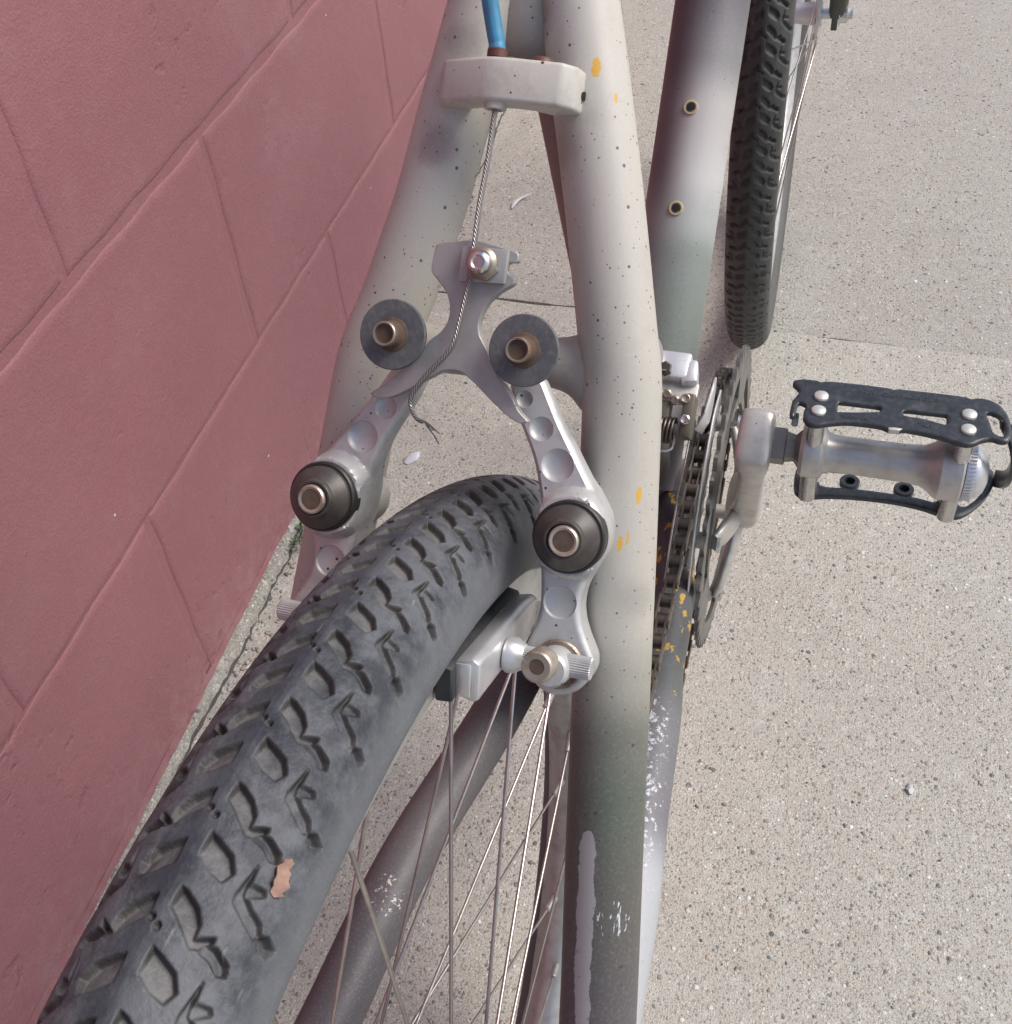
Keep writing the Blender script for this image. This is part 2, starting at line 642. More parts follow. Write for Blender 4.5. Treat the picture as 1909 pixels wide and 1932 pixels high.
def m_cable():
    t = NT('braided_cable')
    uv = t.sep(t.uv())
    tw = t.math('SINE', t.math('MULTIPLY', t.math('ADD', t.math('MULTIPLY', uv[0], 760.0), t.math('MULTIPLY', uv[1], 6.0)), 2 * PI))
    c = t.ramp(t.math('MULTIPLY_ADD', tw, 0.5, 0.5), [(0.0, (0.21, 0.20, 0.19)), (0.7, (0.37, 0.36, 0.345))])
    t.bump(tw, 0.6, 0.0003)
    return t.out(c, 0.42, 0.7)


M['cable'] = m_cable()


def m_tyre(name, base, dusty, k, FLOOR_K=0.6):
    t = NT(name)
    o = t.obj()
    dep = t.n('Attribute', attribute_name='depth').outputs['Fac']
    side = t.n('Attribute', attribute_name='side').outputs['Fac']
    n1 = t.noise(o, 26, 6, 0.65)
    n2 = t.noise(o, 150, 6, 0.7)
    n3 = t.noise(o, 600, 3, 0.6)
    mud = t.math('MULTIPLY', t.step(t.math('ADD', t.math('MULTIPLY', n1, 0.6), t.math('MULTIPLY', n2, 0.55)), 0.44, 0.68), k)
    crown = t.n('Attribute', attribute_name='crown').outputs['Fac']
    mud = t.math('MULTIPLY', mud, t.math('SUBTRACT', 1.0, t.math('MULTIPLY', crown, 0.75)))
    c = t.mix(mud, base, dusty)
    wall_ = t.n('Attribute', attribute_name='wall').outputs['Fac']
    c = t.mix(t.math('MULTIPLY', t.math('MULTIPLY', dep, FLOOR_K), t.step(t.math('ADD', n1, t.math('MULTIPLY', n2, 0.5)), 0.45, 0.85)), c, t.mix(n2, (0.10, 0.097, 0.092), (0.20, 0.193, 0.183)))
    c = t.mix(t.math('MULTIPLY', wall_, 0.9), c, t.mix(n2, (0.024, 0.021, 0.019), (0.060, 0.052, 0.045)))  # steep pocket walls: undusted rubber, darkened so the colour carries their shade
    c = t.mix(t.math('MULTIPLY', side, 0.85), c, t.mix(n2, tuple(x * 0.8 for x in dusty), tuple(x * 1.25 for x in dusty)))
    scr = t.step(t.noise(t.vm('MULTIPLY', o, (60, 400, 60)), 1.0, 4, 0.6), 0.66, 0.74)
    c = t.mix(t.math('MULTIPLY', scr, 0.3), c, (0.33, 0.32, 0.31))
    t.bump(t.math('ADD', t.math('MULTIPLY', n2, 0.6), t.math('MULTIPLY', n3, 0.9)), 0.4, 0.0007)
    return t.out(c, t.math('MULTIPLY_ADD', n2, 0.25, 0.45), 0.0, 0.42)


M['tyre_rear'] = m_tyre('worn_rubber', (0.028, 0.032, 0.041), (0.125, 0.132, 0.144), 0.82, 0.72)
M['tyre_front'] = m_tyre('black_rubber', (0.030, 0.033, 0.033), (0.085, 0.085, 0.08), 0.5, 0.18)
M['rim'] = m_metal('brushed_rim', (0.50, 0.495, 0.49), 0.42, grime=0.5, metallic=0.7)
M['fork'] = m_paint('fork_paint', [(0, (0.07, 0.075, 0.06)), (0.4, (0.16, 0.16, 0.13))], 0.4)
M['weed'] = m_plain('green_weed', (0.045, 0.10, 0.03), 0.6, 0.5, 120)
M['leaf'] = m_plain('dry_leaf', (0.30, 0.185, 0.14), 0.75, 0.45, 420, 0.4)
M['quartz'] = m_plain('grey_quartz', (0.45, 0.46, 0.475), 0.5, 0.3, 500, 0.4)
M['white_scrap'] = m_plain('white_scrap', (0.56, 0.57, 0.60), 0.6, 0.15, 300)


def m_wall(name='red_wall_paint', seed=0.0):
    t = NT(name)
    g = t.n('NewGeometry').outputs['Position']
    o = t.vm('ADD', g, (seed, 0, 0))
    n1 = t.noise(o, 3.2, 4, 0.6)
    n2 = t.noise(o, 70, 6, 0.65)
    n3 = t.noise(o, 300, 4, 0.6)
    c = t.mix(n1, (0.248, 0.098, 0.114), (0.305, 0.138, 0.155))
    c = t.mix(t.math('MULTIPLY', t.step(n2, 0.5, 0.75), 0.30), c, (0.31, 0.155, 0.17))
    c = t.mix(t.math('MULTIPLY', t.step(t.noise(o, 7, 5, 0.7), 0.55, 0.75), 0.22), c, (0.36, 0.22, 0.235))
    # worn dark pits and scuffs
    pit = t.step(t.math('ADD', t.math('MULTIPLY', t.noise(o, 34, 5, 0.75), 0.7), t.math('MULTIPLY', n1, 0.3)), 0.60, 0.66)
    pit2 = t.step(t.noise(o, 160, 3, 0.6), 0.66, 0.72)
    pm = t.math('MULTIPLY', pit, pit2)
    c = t.mix(t.math('MULTIPLY', pm, 0.75), c, (0.11, 0.06, 0.065))
    # scattered white flecks where the paint is gone
    v = t.vor(o, 55)
    fl = t.math('MULTIPLY', t.math('LESS_THAN', v.outputs['Distance'], 0.07), t.math('GREATER_THAN', t.sep(v.outputs['Color'])[0], 0.985))
    c = t.mix(fl, c, (0.6, 0.58, 0.56))
    # dust low on the wall
    z = t.sep(g)[2]
    low = t.math('MULTIPLY', t.math('SUBTRACT', 1.0, t.step(z, 0.0, 0.09)), t.step(n2, 0.38, 0.66))
    c = t.mix(t.math('MULTIPLY', low, 0.35), c, (0.36, 0.24, 0.23))
    h = t.math('ADD', t.math('MULTIPLY', n2, 0.55), t.math('MULTIPLY', t.noise(o, 520, 3, 0.6), 0.55))
    h = t.math('SUBTRACT', h, t.math('MULTIPLY', pm, 0.8))
    zone = t.step(t.noise(o, 4.5, 3, 0.6), 0.46, 0.62)
    scab = t.math('MULTIPLY', t.step(t.noise(o, 60, 3, 0.55), 0.56, 0.70), zone)
    h = t.math('SUBTRACT', h, t.math('MULTIPLY', scab, 0.9))
    h = t.math('ADD', h, t.math('MULTIPLY', t.noise(o, 14, 3, 0.7), 0.9))
    run = t.step(t.noise(t.vm('MULTIPLY', o, (26, 26, 5)), 1.0, 4, 0.6), 0.60, 0.68)
    h = t.math('ADD', h, t.math('MULTIPLY', run, 0.10))
    c = t.mix(t.math('MULTIPLY', scab, 0.22), c, (0.19, 0.09, 0.10))
    t.bump(h, 0.6, 0.0022)
    return t.out(c, t.math('MULTIPLY_ADD', n2, 0.2, 0.42), 0.0, 0.42)


M['wall'] = m_wall()


def m_ground(name, base=((0.385, 0.372, 0.345), (0.485, 0.468, 0.436))):
    t = NT(name)
    g = t.n('NewGeometry').outputs['Position']
    o = g
    n0 = t.noise(o, 2.6, 6, 0.65)
    n1 = t.noise(o, 45, 5, 0.7)
    n2 = t.noise(o, 900, 3, 0.6)
    c = t.mix(n1, base[0], base[1])
    c = t.mix(t.math('MULTIPLY', t.step(n0, 0.42, 0.66), 0.40), c, (0.36, 0.335, 0.315))
    c = t.mix(t.step(n2, 0.45, 0.72), c, t.mix(1.0, c, (1.32, 1.29, 1.24), 'MULTIPLY'))
    # sand grains: every grain its own tint
    stops = [(0.0, (0.10, 0.10, 0.10)), (0.10, (0.17, 0.165, 0.155)), (0.24, (0.27, 0.24, 0.21)), (0.42, (0.42, 0.39, 0.35)), (0.58, (0.58, 0.545, 0.49)),
             (0.72, (0.50, 0.40, 0.29)), (0.82, (0.40, 0.395, 0.395)), (0.92, (0.64, 0.62, 0.58)), (1.0, (0.78, 0.765, 0.74))]
    h = t.math('MULTIPLY', n2, 0.25)
    warp = t.vm('ADD', o, t.vm('SCALE', t.n('TexNoise', i={'Vector': o, 'Scale': 260.0, 'Detail': 2.0}).outputs['Color'], 0.0012))
    for sc, cover, rad, mixk in ((58, 0.26, 0.27, 0.45), (105, 0.20, 0.26, 0.6), (900, 0.85, 0.38, 0.62), (520, 0.62, 0.36, 0.66), (300, 0.34, 0.31, 0.75), (165, 0.15, 0.25, 0.85)):
        v = t.vor(warp, sc)
        rgb = t.sep(v.outputs['Color'])
        on = t.math('GREATER_THAN', rgb[1], 1 - cover)
        edge = t.math('SUBTRACT', 1.0, t.step(v.outputs['Distance'], rad, rad + 0.14))
        mk = t.math('MULTIPLY', on, edge)
        c = t.mix(t.math('MULTIPLY', mk, mixk), c, (0.56, 0.545, 0.53) if sc < 120 else t.ramp(rgb[0], stops))
        if sc < 120:
            continue
        h = t.math('ADD', h, t.math('MULTIPLY', t.math('MULTIPLY', mk, t.math('SUBTRACT', 0.6, v.outputs['Distance'])), 330.0 / sc))
    st = t.step(t.noise(o, 9, 6, 0.7), 0.55, 0.7)
    c = t.mix(t.math('MULTIPLY', st, 0.16), c, (0.25, 0.215, 0.195))
    pit = t.step(t.noise(o, 420, 4, 0.7), 0.60, 0.68)
    c = t.mix(t.math('MULTIPLY', pit, 0.15), c, (0.21, 0.19, 0.17))
    h = t.math('SUBTRACT', h, t.math('MULTIPLY', pit, 0.5))
    t.bump(h, 0.85, 0.0012)
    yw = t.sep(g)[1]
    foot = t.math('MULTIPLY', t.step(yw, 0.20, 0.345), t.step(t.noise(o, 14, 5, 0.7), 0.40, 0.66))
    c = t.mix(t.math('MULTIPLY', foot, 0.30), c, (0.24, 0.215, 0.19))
    bl = t.step(t.noise(o, 5.5, 4, 0.6), 0.50, 0.72)
    c = t.mix(t.math('MULTIPLY', bl, 0.22), c, (0.52, 0.51, 0.49))
    c = t.mix(1.0, c, (0.945, 0.965, 0.935), 'MULTIPLY')
    return t.out(c, 0.82, 0.0, 0.3)


M['ground'] = m_ground('exposed_aggregate')
M['footing'] = m_ground('footing_concrete', ((0.20, 0.19, 0.178), (0.33, 0.315, 0.295)))
M['dirt'] = m_plain('dark_dirt', (0.085, 0.078, 0.070), 0.9, 0.5, 300, 0.5, 900, 0.2)
M['crust'] = m_plain('grey_crust', (0.13, 0.12, 0.11), 0.9, 0.55, 220, 0.6, 700, 0.2)


def m_stone():
    t = NT('pebble_stone')
    at = t.n('Attribute', attribute_name='tint').outputs['Fac']
    o = t.obj()
    c = t.ramp(at, [(0.0, (0.10, 0.105, 0.11)), (0.12, (0.21, 0.20, 0.195)), (0.26, (0.30, 0.25, 0.22)), (0.45, (0.43, 0.395, 0.365)), (0.62, (0.42, 0.33, 0.25)),
                    (0.78, (0.36, 0.36, 0.36)), (0.92, (0.55, 0.51, 0.47)), (0.97, (0.72, 0.71, 0.69)), (1.0, (0.88, 0.88, 0.88))])
    c = t.mix(t.noise(o, 700, 3), c, t.mix(1.0, c, (0.7, 0.7, 0.7), 'MULTIPLY'))
    return t.out(c, 0.7, 0.0, 0.35)


M['stone'] = m_stone()
BIKE = None

# ---------------------------------------------------------------- the setting
WALL_Y = 0.3475
GX0, GX1, GY0 = -1.2, 5.5, -4.5
JOINT_X = 1.045                       # joint across the pavement
random.seed(4)
rng = np.random.default_rng(7)

far = obj('ground', mesh('ground', [(-40, -60, -0.06), (60, -60, -0.06), (60, 40, -0.06), (-40, 40, -0.06)], [(0, 1, 2, 3)]), M['footing'])
tag(far, 'plain ground under the pavement slabs', 'ground', kind='structure')
pave = empty('pavement')
tag(pave, 'sandy exposed aggregate concrete pavement beside the red wall', 'pavement', kind='structure')
bed = obj('pavement_bed', mesh('pavement_bed', *box((GX0, GY0, -0.055), (GX1, WALL_Y, -0.006))), M['footing'], pave)
for (xa, xb) in ((GX0, JOINT_X - 0.002), (JOINT_X + 0.0015, GX1)):
    # worn slab: wavy arrises at the joint
    ys = np.linspace(GY0, WALL_Y, 260)
    jl = np.cumsum(rng.normal(0, 0.0007, 260))
    jl -= np.linspace(jl[0], jl[-1], 260)
    left_joint = xa > 0
    slope = 0.15 * (ys - WALL_Y) * 0.4
    Vs, Fs = [], []
    for i, y in enumerate(ys):
        e = slope[i] + jl[i]
        x0 = xa + (e + 0.0006 * rng.normal() if left_joint else 0)
        x1 = xb + (e + 0.0006 * rng.normal() if not left_joint else 0)
        r = 0.0035
        a = x0 + (r if left_joint else 0)
        b = x1 - (0 if left_joint else r)
        Vs += [(x0, y, -0.0055), (x0, y, -0.0016), (a, y, 0), (b, y, 0), (x1, y, -0.0016), (x1, y, -0.0055)]
    for i in range(len(ys) - 1):
        for k in range(5):
            Fs.append((i * 6 + k, i * 6 + k + 1, i * 6 + 7 + k, i * 6 + 6 + k))
    obj('paving_slab', mesh('paving_slab', Vs, Fs, smooth=25), M['ground'], pave)

# small stones standing proud of the matrix, thickest where the camera is near
ico = bmesh.new()
bmesh.ops.create_icosphere(ico, subdivisions=2, radius=1.0)
iv = np.array([v.co[:] for v in ico.verts])
ifc = np.array([[v.index for v in f.verts] for f in ico.faces])
ico.free()
ico1 = bmesh.new()
bmesh.ops.create_icosphere(ico1, subdivisions=1, radius=1.0)
iv1 = np.array([v.co[:] for v in ico1.verts])
ifc1 = np.array([[v.index for v in f.verts] for f in ico1.faces])
ico1.free()


def stones(name, n, xr, yr, rmin, rmax, seed, power=2.2, sink=0.45):
    r_ = np.random.default_rng(seed)
    V, F, T = [], [], []
    o = 0
    for i in range(n):
        x, y = r_.uniform(*xr), r_.uniform(*yr)
        if y > WALL_Y - 0.012 or abs(x - JOINT_X - 0.06 * (y - WALL_Y)) < 0.006:
            continue
        r = rmin + (rmax - rmin) * r_.random() ** power
        big = r > 0.0022
        bv, bf = (iv, ifc) if big else (iv1, ifc1)
        a = r_.uniform(0, 2 * PI)
        sx, sy, sz = r * r_.uniform(0.8, 1.35), r * r_.uniform(0.65, 1.0), r * r_.uniform(0.35, 0.6)
        q = bv * (1 + 0.16 * np.sin(bv @ r_.normal(0, 2.2, 3) + r_.uniform(0, 6)))[:, None] * [sx, sy, sz]
        q = np.c_[q[:, 0] * np.cos(a) - q[:, 1] * np.sin(a), q[:, 0] * np.sin(a) + q[:, 1] * np.cos(a), q[:, 2]]
        V.append(q + [x, y, sz * sink - 0.0002])
        F.append(bf + o)
        T.append(np.full(len(bv), r_.random()))
        o += len(bv)
    me = mesh(name, np.vstack(V), np.vstack(F), smooth=180, attr={'tint': np.concatenate(T)})
    return me


st = obj('pebbles', stones('pebbles', 9000, (0.0, 1.3), (-0.62, 0.35), 0.0006, 0.0023, 11, 3.2, -0.1), M['stone'])
tag(st, 'small coloured stones bedded in the concrete pavement', 'pebbles', kind='stuff')
st2 = obj('gravel', stones('gravel', 5500, (1.1, 2.4), (-0.75, 0.35), 0.0008, 0.0026, 12, 2.8, -0.1), M['stone'])
tag(st2, 'small stones bedded in the pavement beyond the joint', 'gravel', kind='stuff')

# the block wall: painted blocks proud of recessed painted mortar, a rough concrete footing at its base
wall = empty('block_wall', None, (0.8, WALL_Y, 0))
tag(wall, 'maroon painted concrete block wall with recessed joints beside the bicycle', 'wall')
BL, BH = 0.4064, 0.2032
mort = obj('mortar', mesh('mortar', *box((-1.2 - 0.8, 0.0012, 0.004), (5.5 - 0.8, 0.2, 1.62))), M['wall'], wall)


def block_mesh(seed):
    """one painted block face, corners eased, slightly wavy"""
    r_ = np.random.default_rng(seed)
    g = 0.0030
    nx, nz = 26, 14
    xs = np.concatenate([[0, 0.0012, 0.0035], np.linspace(0.008, BL - 2 * g - 0.008, nx), BL - 2 * g - np.array([0.0035, 0.0012, 0])])
    zs = np.concatenate([[0, 0.0012, 0.0035], np.linspace(0.008, BH - 2 * g - 0.008, nz), BH - 2 * g - np.array([0.0035, 0.0012, 0])])
    V = []
    w = r_.normal(0, 1, 6)
    for z in zs:
        for x in xs:
            e = min(x, BL - 2 * g - x, z, BH - 2 * g - z)
            d = 0.0026 * (1 - min(1, e / 0.0035)) ** 2
            wav = 0.0004 * math.sin(x * 19 + w[0]) * math.sin(z * 27 + w[1]) + 0.00025 * math.sin(x * 57 + w[2]) * math.sin(z * 71 + w[3])
            jx = 0.0009 * math.sin(z * 90 + w[4]) if e < 0.004 else 0
            jz = 0.0009 * math.sin(x * 80 + w[5]) if e < 0.004 else 0
            V.append((x + g + jx, d + wav * min(1, e / 0.01), z + g + jz))
    F = []
    n = len(xs)
    for j in range(len(zs) - 1):
        for i in range(n - 1):
            F.append((j * n + i, j * n + i + 1, (j + 1) * n + i + 1, (j + 1) * n + i))
    return mesh('block', V, F, smooth=180)


bms = [block_mesh(s) for s in range(5)]
for bmm in bms:
    bmm.materials.append(M['wall'])
k = 0
for row in range(8):
    off = (0.430, 0.652)[row % 2] if row < 2 else (0.445, 0.652)[row % 2]
    i0 = int((-1.2 - off) // BL) + 1
    i1 = int((5.5 - off) // BL)
    for i in range(i0, i1):
        o = bpy.data.objects.new('block', bms[(i * 3 + row * 5) % 5])
        COL.objects.link(o)
        o.parent = wall
        o.location = (off + i * BL - 0.8, 0, row * BH + (0.006 if row == 0 else 0))
        k += 1

# ragged concrete footing lip with paint drips
xs = np.arange(-1.2, 5.5, 0.006)
V, F = [], []
r2 = np.random.default_rng(3)
j1 = np.cumsum(r2.normal(0, 0.0009, len(xs)))
j1 -= np.convolve(j1, np.ones(60) / 60, 'same')
for i, x in enumerate(xs):
    lump = 0.005 * math.exp(-((x - 0.22) / 0.08) ** 2)
    w = 0.0080 + j1[i] + r2.normal(0, 0.0005) + lump
    h = 0.0095 + 0.5 * j1[i] + r2.normal(0, 0.0004) + 0.3 * lump
    V += [(x, WALL_Y - w, -0.004), (x, WALL_Y - w + 0.0012, 0.4 * h), (x, WALL_Y - w * 0.62, h * (0.75 + 0.15 * r2.random())), (x, WALL_Y - w * 0.25, h), (x, WALL_Y + 0.003, h + 0.0006)]
for i in range(len(xs) - 1):
    for q in range(4):
        F.append((i * 5 + q, i * 5 + 5 + q, i * 5 + 6 + q, i * 5 + 1 + q))
foot = obj('footing', mesh('footing', np.array(V) - [0.8, WALL_Y, 0], F, smooth=60), M['footing'], wall)

V, F = [], []
nz1 = np.cumsum(r2.normal(0, 0.16, len(xs)))
nz1 -= np.convolve(nz1, np.ones(40) / 40, 'same')
for i, x in enumerate(xs):
    lump = 0.005 * math.exp(-((x - 0.22) / 0.08) ** 2)
    w = 0.0080 + j1[i] + lump
    a_ = max(0.0, 0.0016 + 0.0016 * nz1[i] + r2.normal(0, 0.0005))
    V += [(x, WALL_Y - w - a_, 0.0005), (x, WALL_Y - w - 0.4 * a_, 0.0009), (x, WALL_Y - w + 0.001, 0.0016)]
for i in range(len(xs) - 1):
    for q in range(2):
        F.append((3 * i + q, 3 * i + 3 + q, 3 * i + 4 + q, 3 * i + 1 + q))
obj('dirt_seam', mesh('dirt_seam', np.array(V) - [0.8, WALL_Y, 0], F, smooth=60), M['dirt'], wall)
# ragged lower edge of the paint film
xe = np.arange(-0.4, 2.6, 0.0025)
je = np.cumsum(r2.normal(0, 0.0011, len(xe)))
je -= np.convolve(je, np.ones(24) / 24, 'same')
V, F = [], []
for i, x in enumerate(xe):
    zl = 0.0068 + 1.3 * je[i] + r2.normal(0, 0.0004) + 0.003 * math.exp(-((x - 0.22) / 0.07) ** 2)
    V += [(x, WALL_Y - 0.0002, 0.019), (x, WALL_Y - 0.0008, 0.014), (x, WALL_Y - 0.0013, max(0.001, zl)), (x, WALL_Y + 0.0010, max(0.001, zl) - 0.0005)]
for i in range(len(xe) - 1):
    for q in range(3):
        F.append((4 * i + q, 4 * i + 4 + q, 4 * i + 5 + q, 4 * i + 1 + q))
obj('paint_edge', mesh('paint_edge', np.array(V) - [0.8, WALL_Y, 0], F, smooth=60), M['wall'], wall)

# ---------------------------------------------------------------- the bicycle
BIKE = empty('bicycle')
BIKE.rotation_euler = Matrix([list(map(float, r)) for r in RW]).to_euler()
tag(BIKE, 'camouflage sprayed mountain bicycle with a roller cam rear brake leaning by the wall', 'bicycle')


def part(name, me, mat, parent=None, fix=False):
    if fix:
        fixn(me)
    return obj(name, me, mat, BIKE if parent is None else parent)


def pempty(name, parent=None):
    return empty(name, BIKE if parent is None else parent, ORG if parent is None else (0, 0, 0))


# stay frame: u along the seat stays, y left, v out of the stay plane towards the rear
TS = math.radians(50)
SU = np.array([math.cos(TS), 0, math.sin(TS)])
SN = np.array([-math.sin(TS), 0, math.cos(TS)])


def S(u, y, v):
    return SU * u + SN * v + np.array([0, y, 0])


def smap(P2, h):
    """2D (u,y) in mm + height in m -> bike coordinates"""
    P2 = np.asarray(P2) / 1000.0
    return np.outer(P2[:, 0], SU) + np.outer(h, SN) + np.c_[0 * h, P2[:, 1], 0 * h]


BB = np.array([0.4359, 0, -0.0161])

# --- frame tubes
R_ST = [(0.0, -0.0735), (0.06, -0.0705), (0.122, -0.0660), (0.19, -0.0595), (0.2387, -0.0550), (0.28, -0.0512), (0.308, -0.0484), (0.330, -0.0462), (0.342, -0.0445),
        (0.352, -0.0420), (0.370, -0.0377), (0.395, -0.0316), (0.422, -0.0246), (0.4545, -0.0158), (0.48, -0.0095), (0.52, -0.0060)]
L_ST = [(0.0, 0.0735), (0.06, 0.0700), (0.122, 0.0640), (0.19, 0.0560), (0.2387, 0.0505), (0.28, 0.0462), (0.308, 0.0436), (0.330, 0.0415), (0.342, 0.0392),
        (0.356, 0.0345), (0.372, 0.0302), (0.391, 0.0255), (0.4195, 0.0205), (0.4367, 0.0172), (0.48, 0.0095), (0.52, 0.0060)]


def stay_path(tab):
    return cr([S(u, y, 0.019) for u, y in tab], 6)


def strip(t, o, uv, c, metal, rg):
    """bare metal strip and scratches on the lower right stay"""
    nz = t.math('ADD', t.math('SUBTRACT', t.noise(o, 330, 4, 0.7), 0.5), t.math('MULTIPLY', t.math('SUBTRACT', t.noise(o, 75, 2, 0.5), 0.5), 1.2))
    ctr = t.math('MULTIPLY_ADD', t.math('SUBTRACT', uv[0], 0.16), 0.02, STRIP_A)
    a = t.math('ABSOLUTE', t.math('SUBTRACT', t.math('SUBTRACT', uv[1], ctr), t.math('MULTIPLY', nz, 0.035)))
    m1 = t.math('LESS_THAN', a, t.math('MULTIPLY_ADD', t.step(t.math('SUBTRACT', 0.20, uv[0]), 0.0, 0.012), 0.028, 0.008))
    m2 = t.math('LESS_THAN', t.math('ADD', uv[0], t.math('MULTIPLY', nz, 0.012)), 0.196)
    m = t.math('MULTIPLY', m1, m2)
    m = t.math('MULTIPLY', m, t.math('LESS_THAN', t.math('ABSOLUTE', t.math('SUBTRACT', uv[1], 0.5)), 2.0))
    dark = t.step(t.noise(o, 260, 5, 0.7), 0.6, 0.68)
    sc = t.mix(t.math('MULTIPLY', dark, 0.7), (0.36, 0.345, 0.35), (0.12, 0.11, 0.115))
    c = t.mix(m, c, sc)
    # a group of short pale scratches
    d = t.vm('SUBTRACT', o, tuple(map(float, CH_SCR)))
    l = t.vm('LENGTH', d, out=1)
    st_ = t.step(t.noise(t.vm('MULTIPLY', o, (150, 900, 150)), 1.0, 3, 0.6), 0.57, 0.60)
    ms = t.math('MULTIPLY', st_, t.math('LESS_THAN', t.math('ADD', l, t.math('MULTIPLY', nz, 0.006)), 0.006))
    c = t.mix(ms, c, (0.6, 0.64, 0.70))
    return c, 0.0, rg


def on_stay(u, y):
    """point on the rear-facing surface of the right stay at u, y"""
    yy = np.interp(u, [a for a, b in R_ST], [b for a, b in R_ST])
    dy = y - yy
    return S(u, y, 0.019 + math.sqrt(max(0.0125 ** 2 - dy * dy, 1e-6)))


CH_SCR = on_stay(0.167, -0.0680)
STRIP_A = 0.458
chips_r = [(on_stay(0.4313, -0.0268), SU, 0.0029, 0.0015, YELL), (on_stay(0.423, -0.0333), SU, 0.0018, 0.0006, YELL),
           (on_stay(0.3045, -0.0568), SU, 0.0028, 0.0010, YELL), (on_stay(0.2887, -0.0535), SU, 0.0026, 0.0008, YELL), (on_stay(0.2905, -0.0555), SU, 0.0028, 0.0005, YELL)]
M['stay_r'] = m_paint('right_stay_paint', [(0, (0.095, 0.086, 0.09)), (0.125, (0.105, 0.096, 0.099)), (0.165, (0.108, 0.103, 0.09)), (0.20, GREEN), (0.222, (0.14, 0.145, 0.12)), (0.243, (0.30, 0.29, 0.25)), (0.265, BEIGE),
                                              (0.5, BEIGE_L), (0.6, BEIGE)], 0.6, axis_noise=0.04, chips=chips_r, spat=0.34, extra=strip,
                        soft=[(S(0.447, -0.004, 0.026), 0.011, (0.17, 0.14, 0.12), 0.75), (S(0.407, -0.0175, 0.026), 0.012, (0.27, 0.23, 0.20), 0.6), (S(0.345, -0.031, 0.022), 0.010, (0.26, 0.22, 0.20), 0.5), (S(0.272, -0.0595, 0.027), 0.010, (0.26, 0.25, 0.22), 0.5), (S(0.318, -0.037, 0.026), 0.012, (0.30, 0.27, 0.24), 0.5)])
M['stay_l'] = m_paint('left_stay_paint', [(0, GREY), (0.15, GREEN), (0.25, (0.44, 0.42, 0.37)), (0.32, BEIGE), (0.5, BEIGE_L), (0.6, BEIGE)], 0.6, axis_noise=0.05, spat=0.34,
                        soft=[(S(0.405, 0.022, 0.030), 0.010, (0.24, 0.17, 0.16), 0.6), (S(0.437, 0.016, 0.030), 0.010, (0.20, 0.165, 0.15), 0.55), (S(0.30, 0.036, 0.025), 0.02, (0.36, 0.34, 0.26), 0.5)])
M['gusset'] = m_paint('gusset_paint', [(0, (0.26, 0.235, 0.21)), (0.012, (0.36, 0.335, 0.30)), (0.04, BEIGE), (0.1, BEIGE)], 0.1, spat=0.2, axis_noise=0.015)
M['brown_tube'] = m_paint('dark_sprayed_tube', [(0, (0.27, 0.25, 0.225)), (0.2, (0.17, 0.152, 0.135)), (0.5, (0.135, 0.12, 0.108))], 0.6, spat=0.2)

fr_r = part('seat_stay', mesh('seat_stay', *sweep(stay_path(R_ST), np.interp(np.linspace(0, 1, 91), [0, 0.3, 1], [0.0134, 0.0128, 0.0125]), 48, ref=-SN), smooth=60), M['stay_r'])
fr_r['label'] = 'right hand seat stay, pale sprayed tube with a bare scratched strip low down'
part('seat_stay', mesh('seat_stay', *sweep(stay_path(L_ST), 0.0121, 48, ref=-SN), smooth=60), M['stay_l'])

s72 = np.array([-math.cos(math.radians(72)), 0, math.sin(math.radians(72))])
part('seat_tube', mesh('seat_tube', *sweep([BB + s72 * t for t in np.linspace(0.02, 0.50, 40)], 0.0182, 40, ref=(1, 0, 0)), smooth=60), M['brown_tube'])

# weld gusset where the stays meet above the hanger
gus = MB()
gus.add(sweep(cr([S(0.4375, -0.0015, 0.0150), S(0.439, -0.0015, 0.0155), S(0.445, -0.001, 0.0165), S(0.46, 0, 0.0172), S(0.52, 0, 0.018)], 6), np.interp(np.linspace(0, 1, 25), [0, 0.2, 0.5, 1], [0.0050, 0.0074, 0.0088, 0.0110]), 24, ref=-SN, rad2=np.interp(np.linspace(0, 1, 25), [0, 0.2, 1], [0.0125, 0.0150, 0.0150])))
part('stay_gusset', gus.mesh('stay_gusset', 60), M['gusset'])

# down tube
b1 = np.array([0.5263, 0, 0.1298])
b2 = np.array([0.5673, 0, 0.1726])
dtd = nrm(b2 - b1)
dtn = np.array([-dtd[2], 0, dtd[0]])
RDT = 0.0226
dt0 = b1 - dtn * RDT


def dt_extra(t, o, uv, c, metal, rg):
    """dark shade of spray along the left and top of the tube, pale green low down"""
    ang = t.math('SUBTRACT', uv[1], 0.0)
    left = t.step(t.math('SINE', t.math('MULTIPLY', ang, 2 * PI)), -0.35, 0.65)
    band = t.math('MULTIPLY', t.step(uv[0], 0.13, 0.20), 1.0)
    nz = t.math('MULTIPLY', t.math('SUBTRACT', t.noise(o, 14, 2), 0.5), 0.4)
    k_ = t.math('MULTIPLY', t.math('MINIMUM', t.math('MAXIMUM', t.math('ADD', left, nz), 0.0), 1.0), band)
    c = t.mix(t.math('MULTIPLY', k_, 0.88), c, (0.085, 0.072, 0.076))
    return c, metal, rg


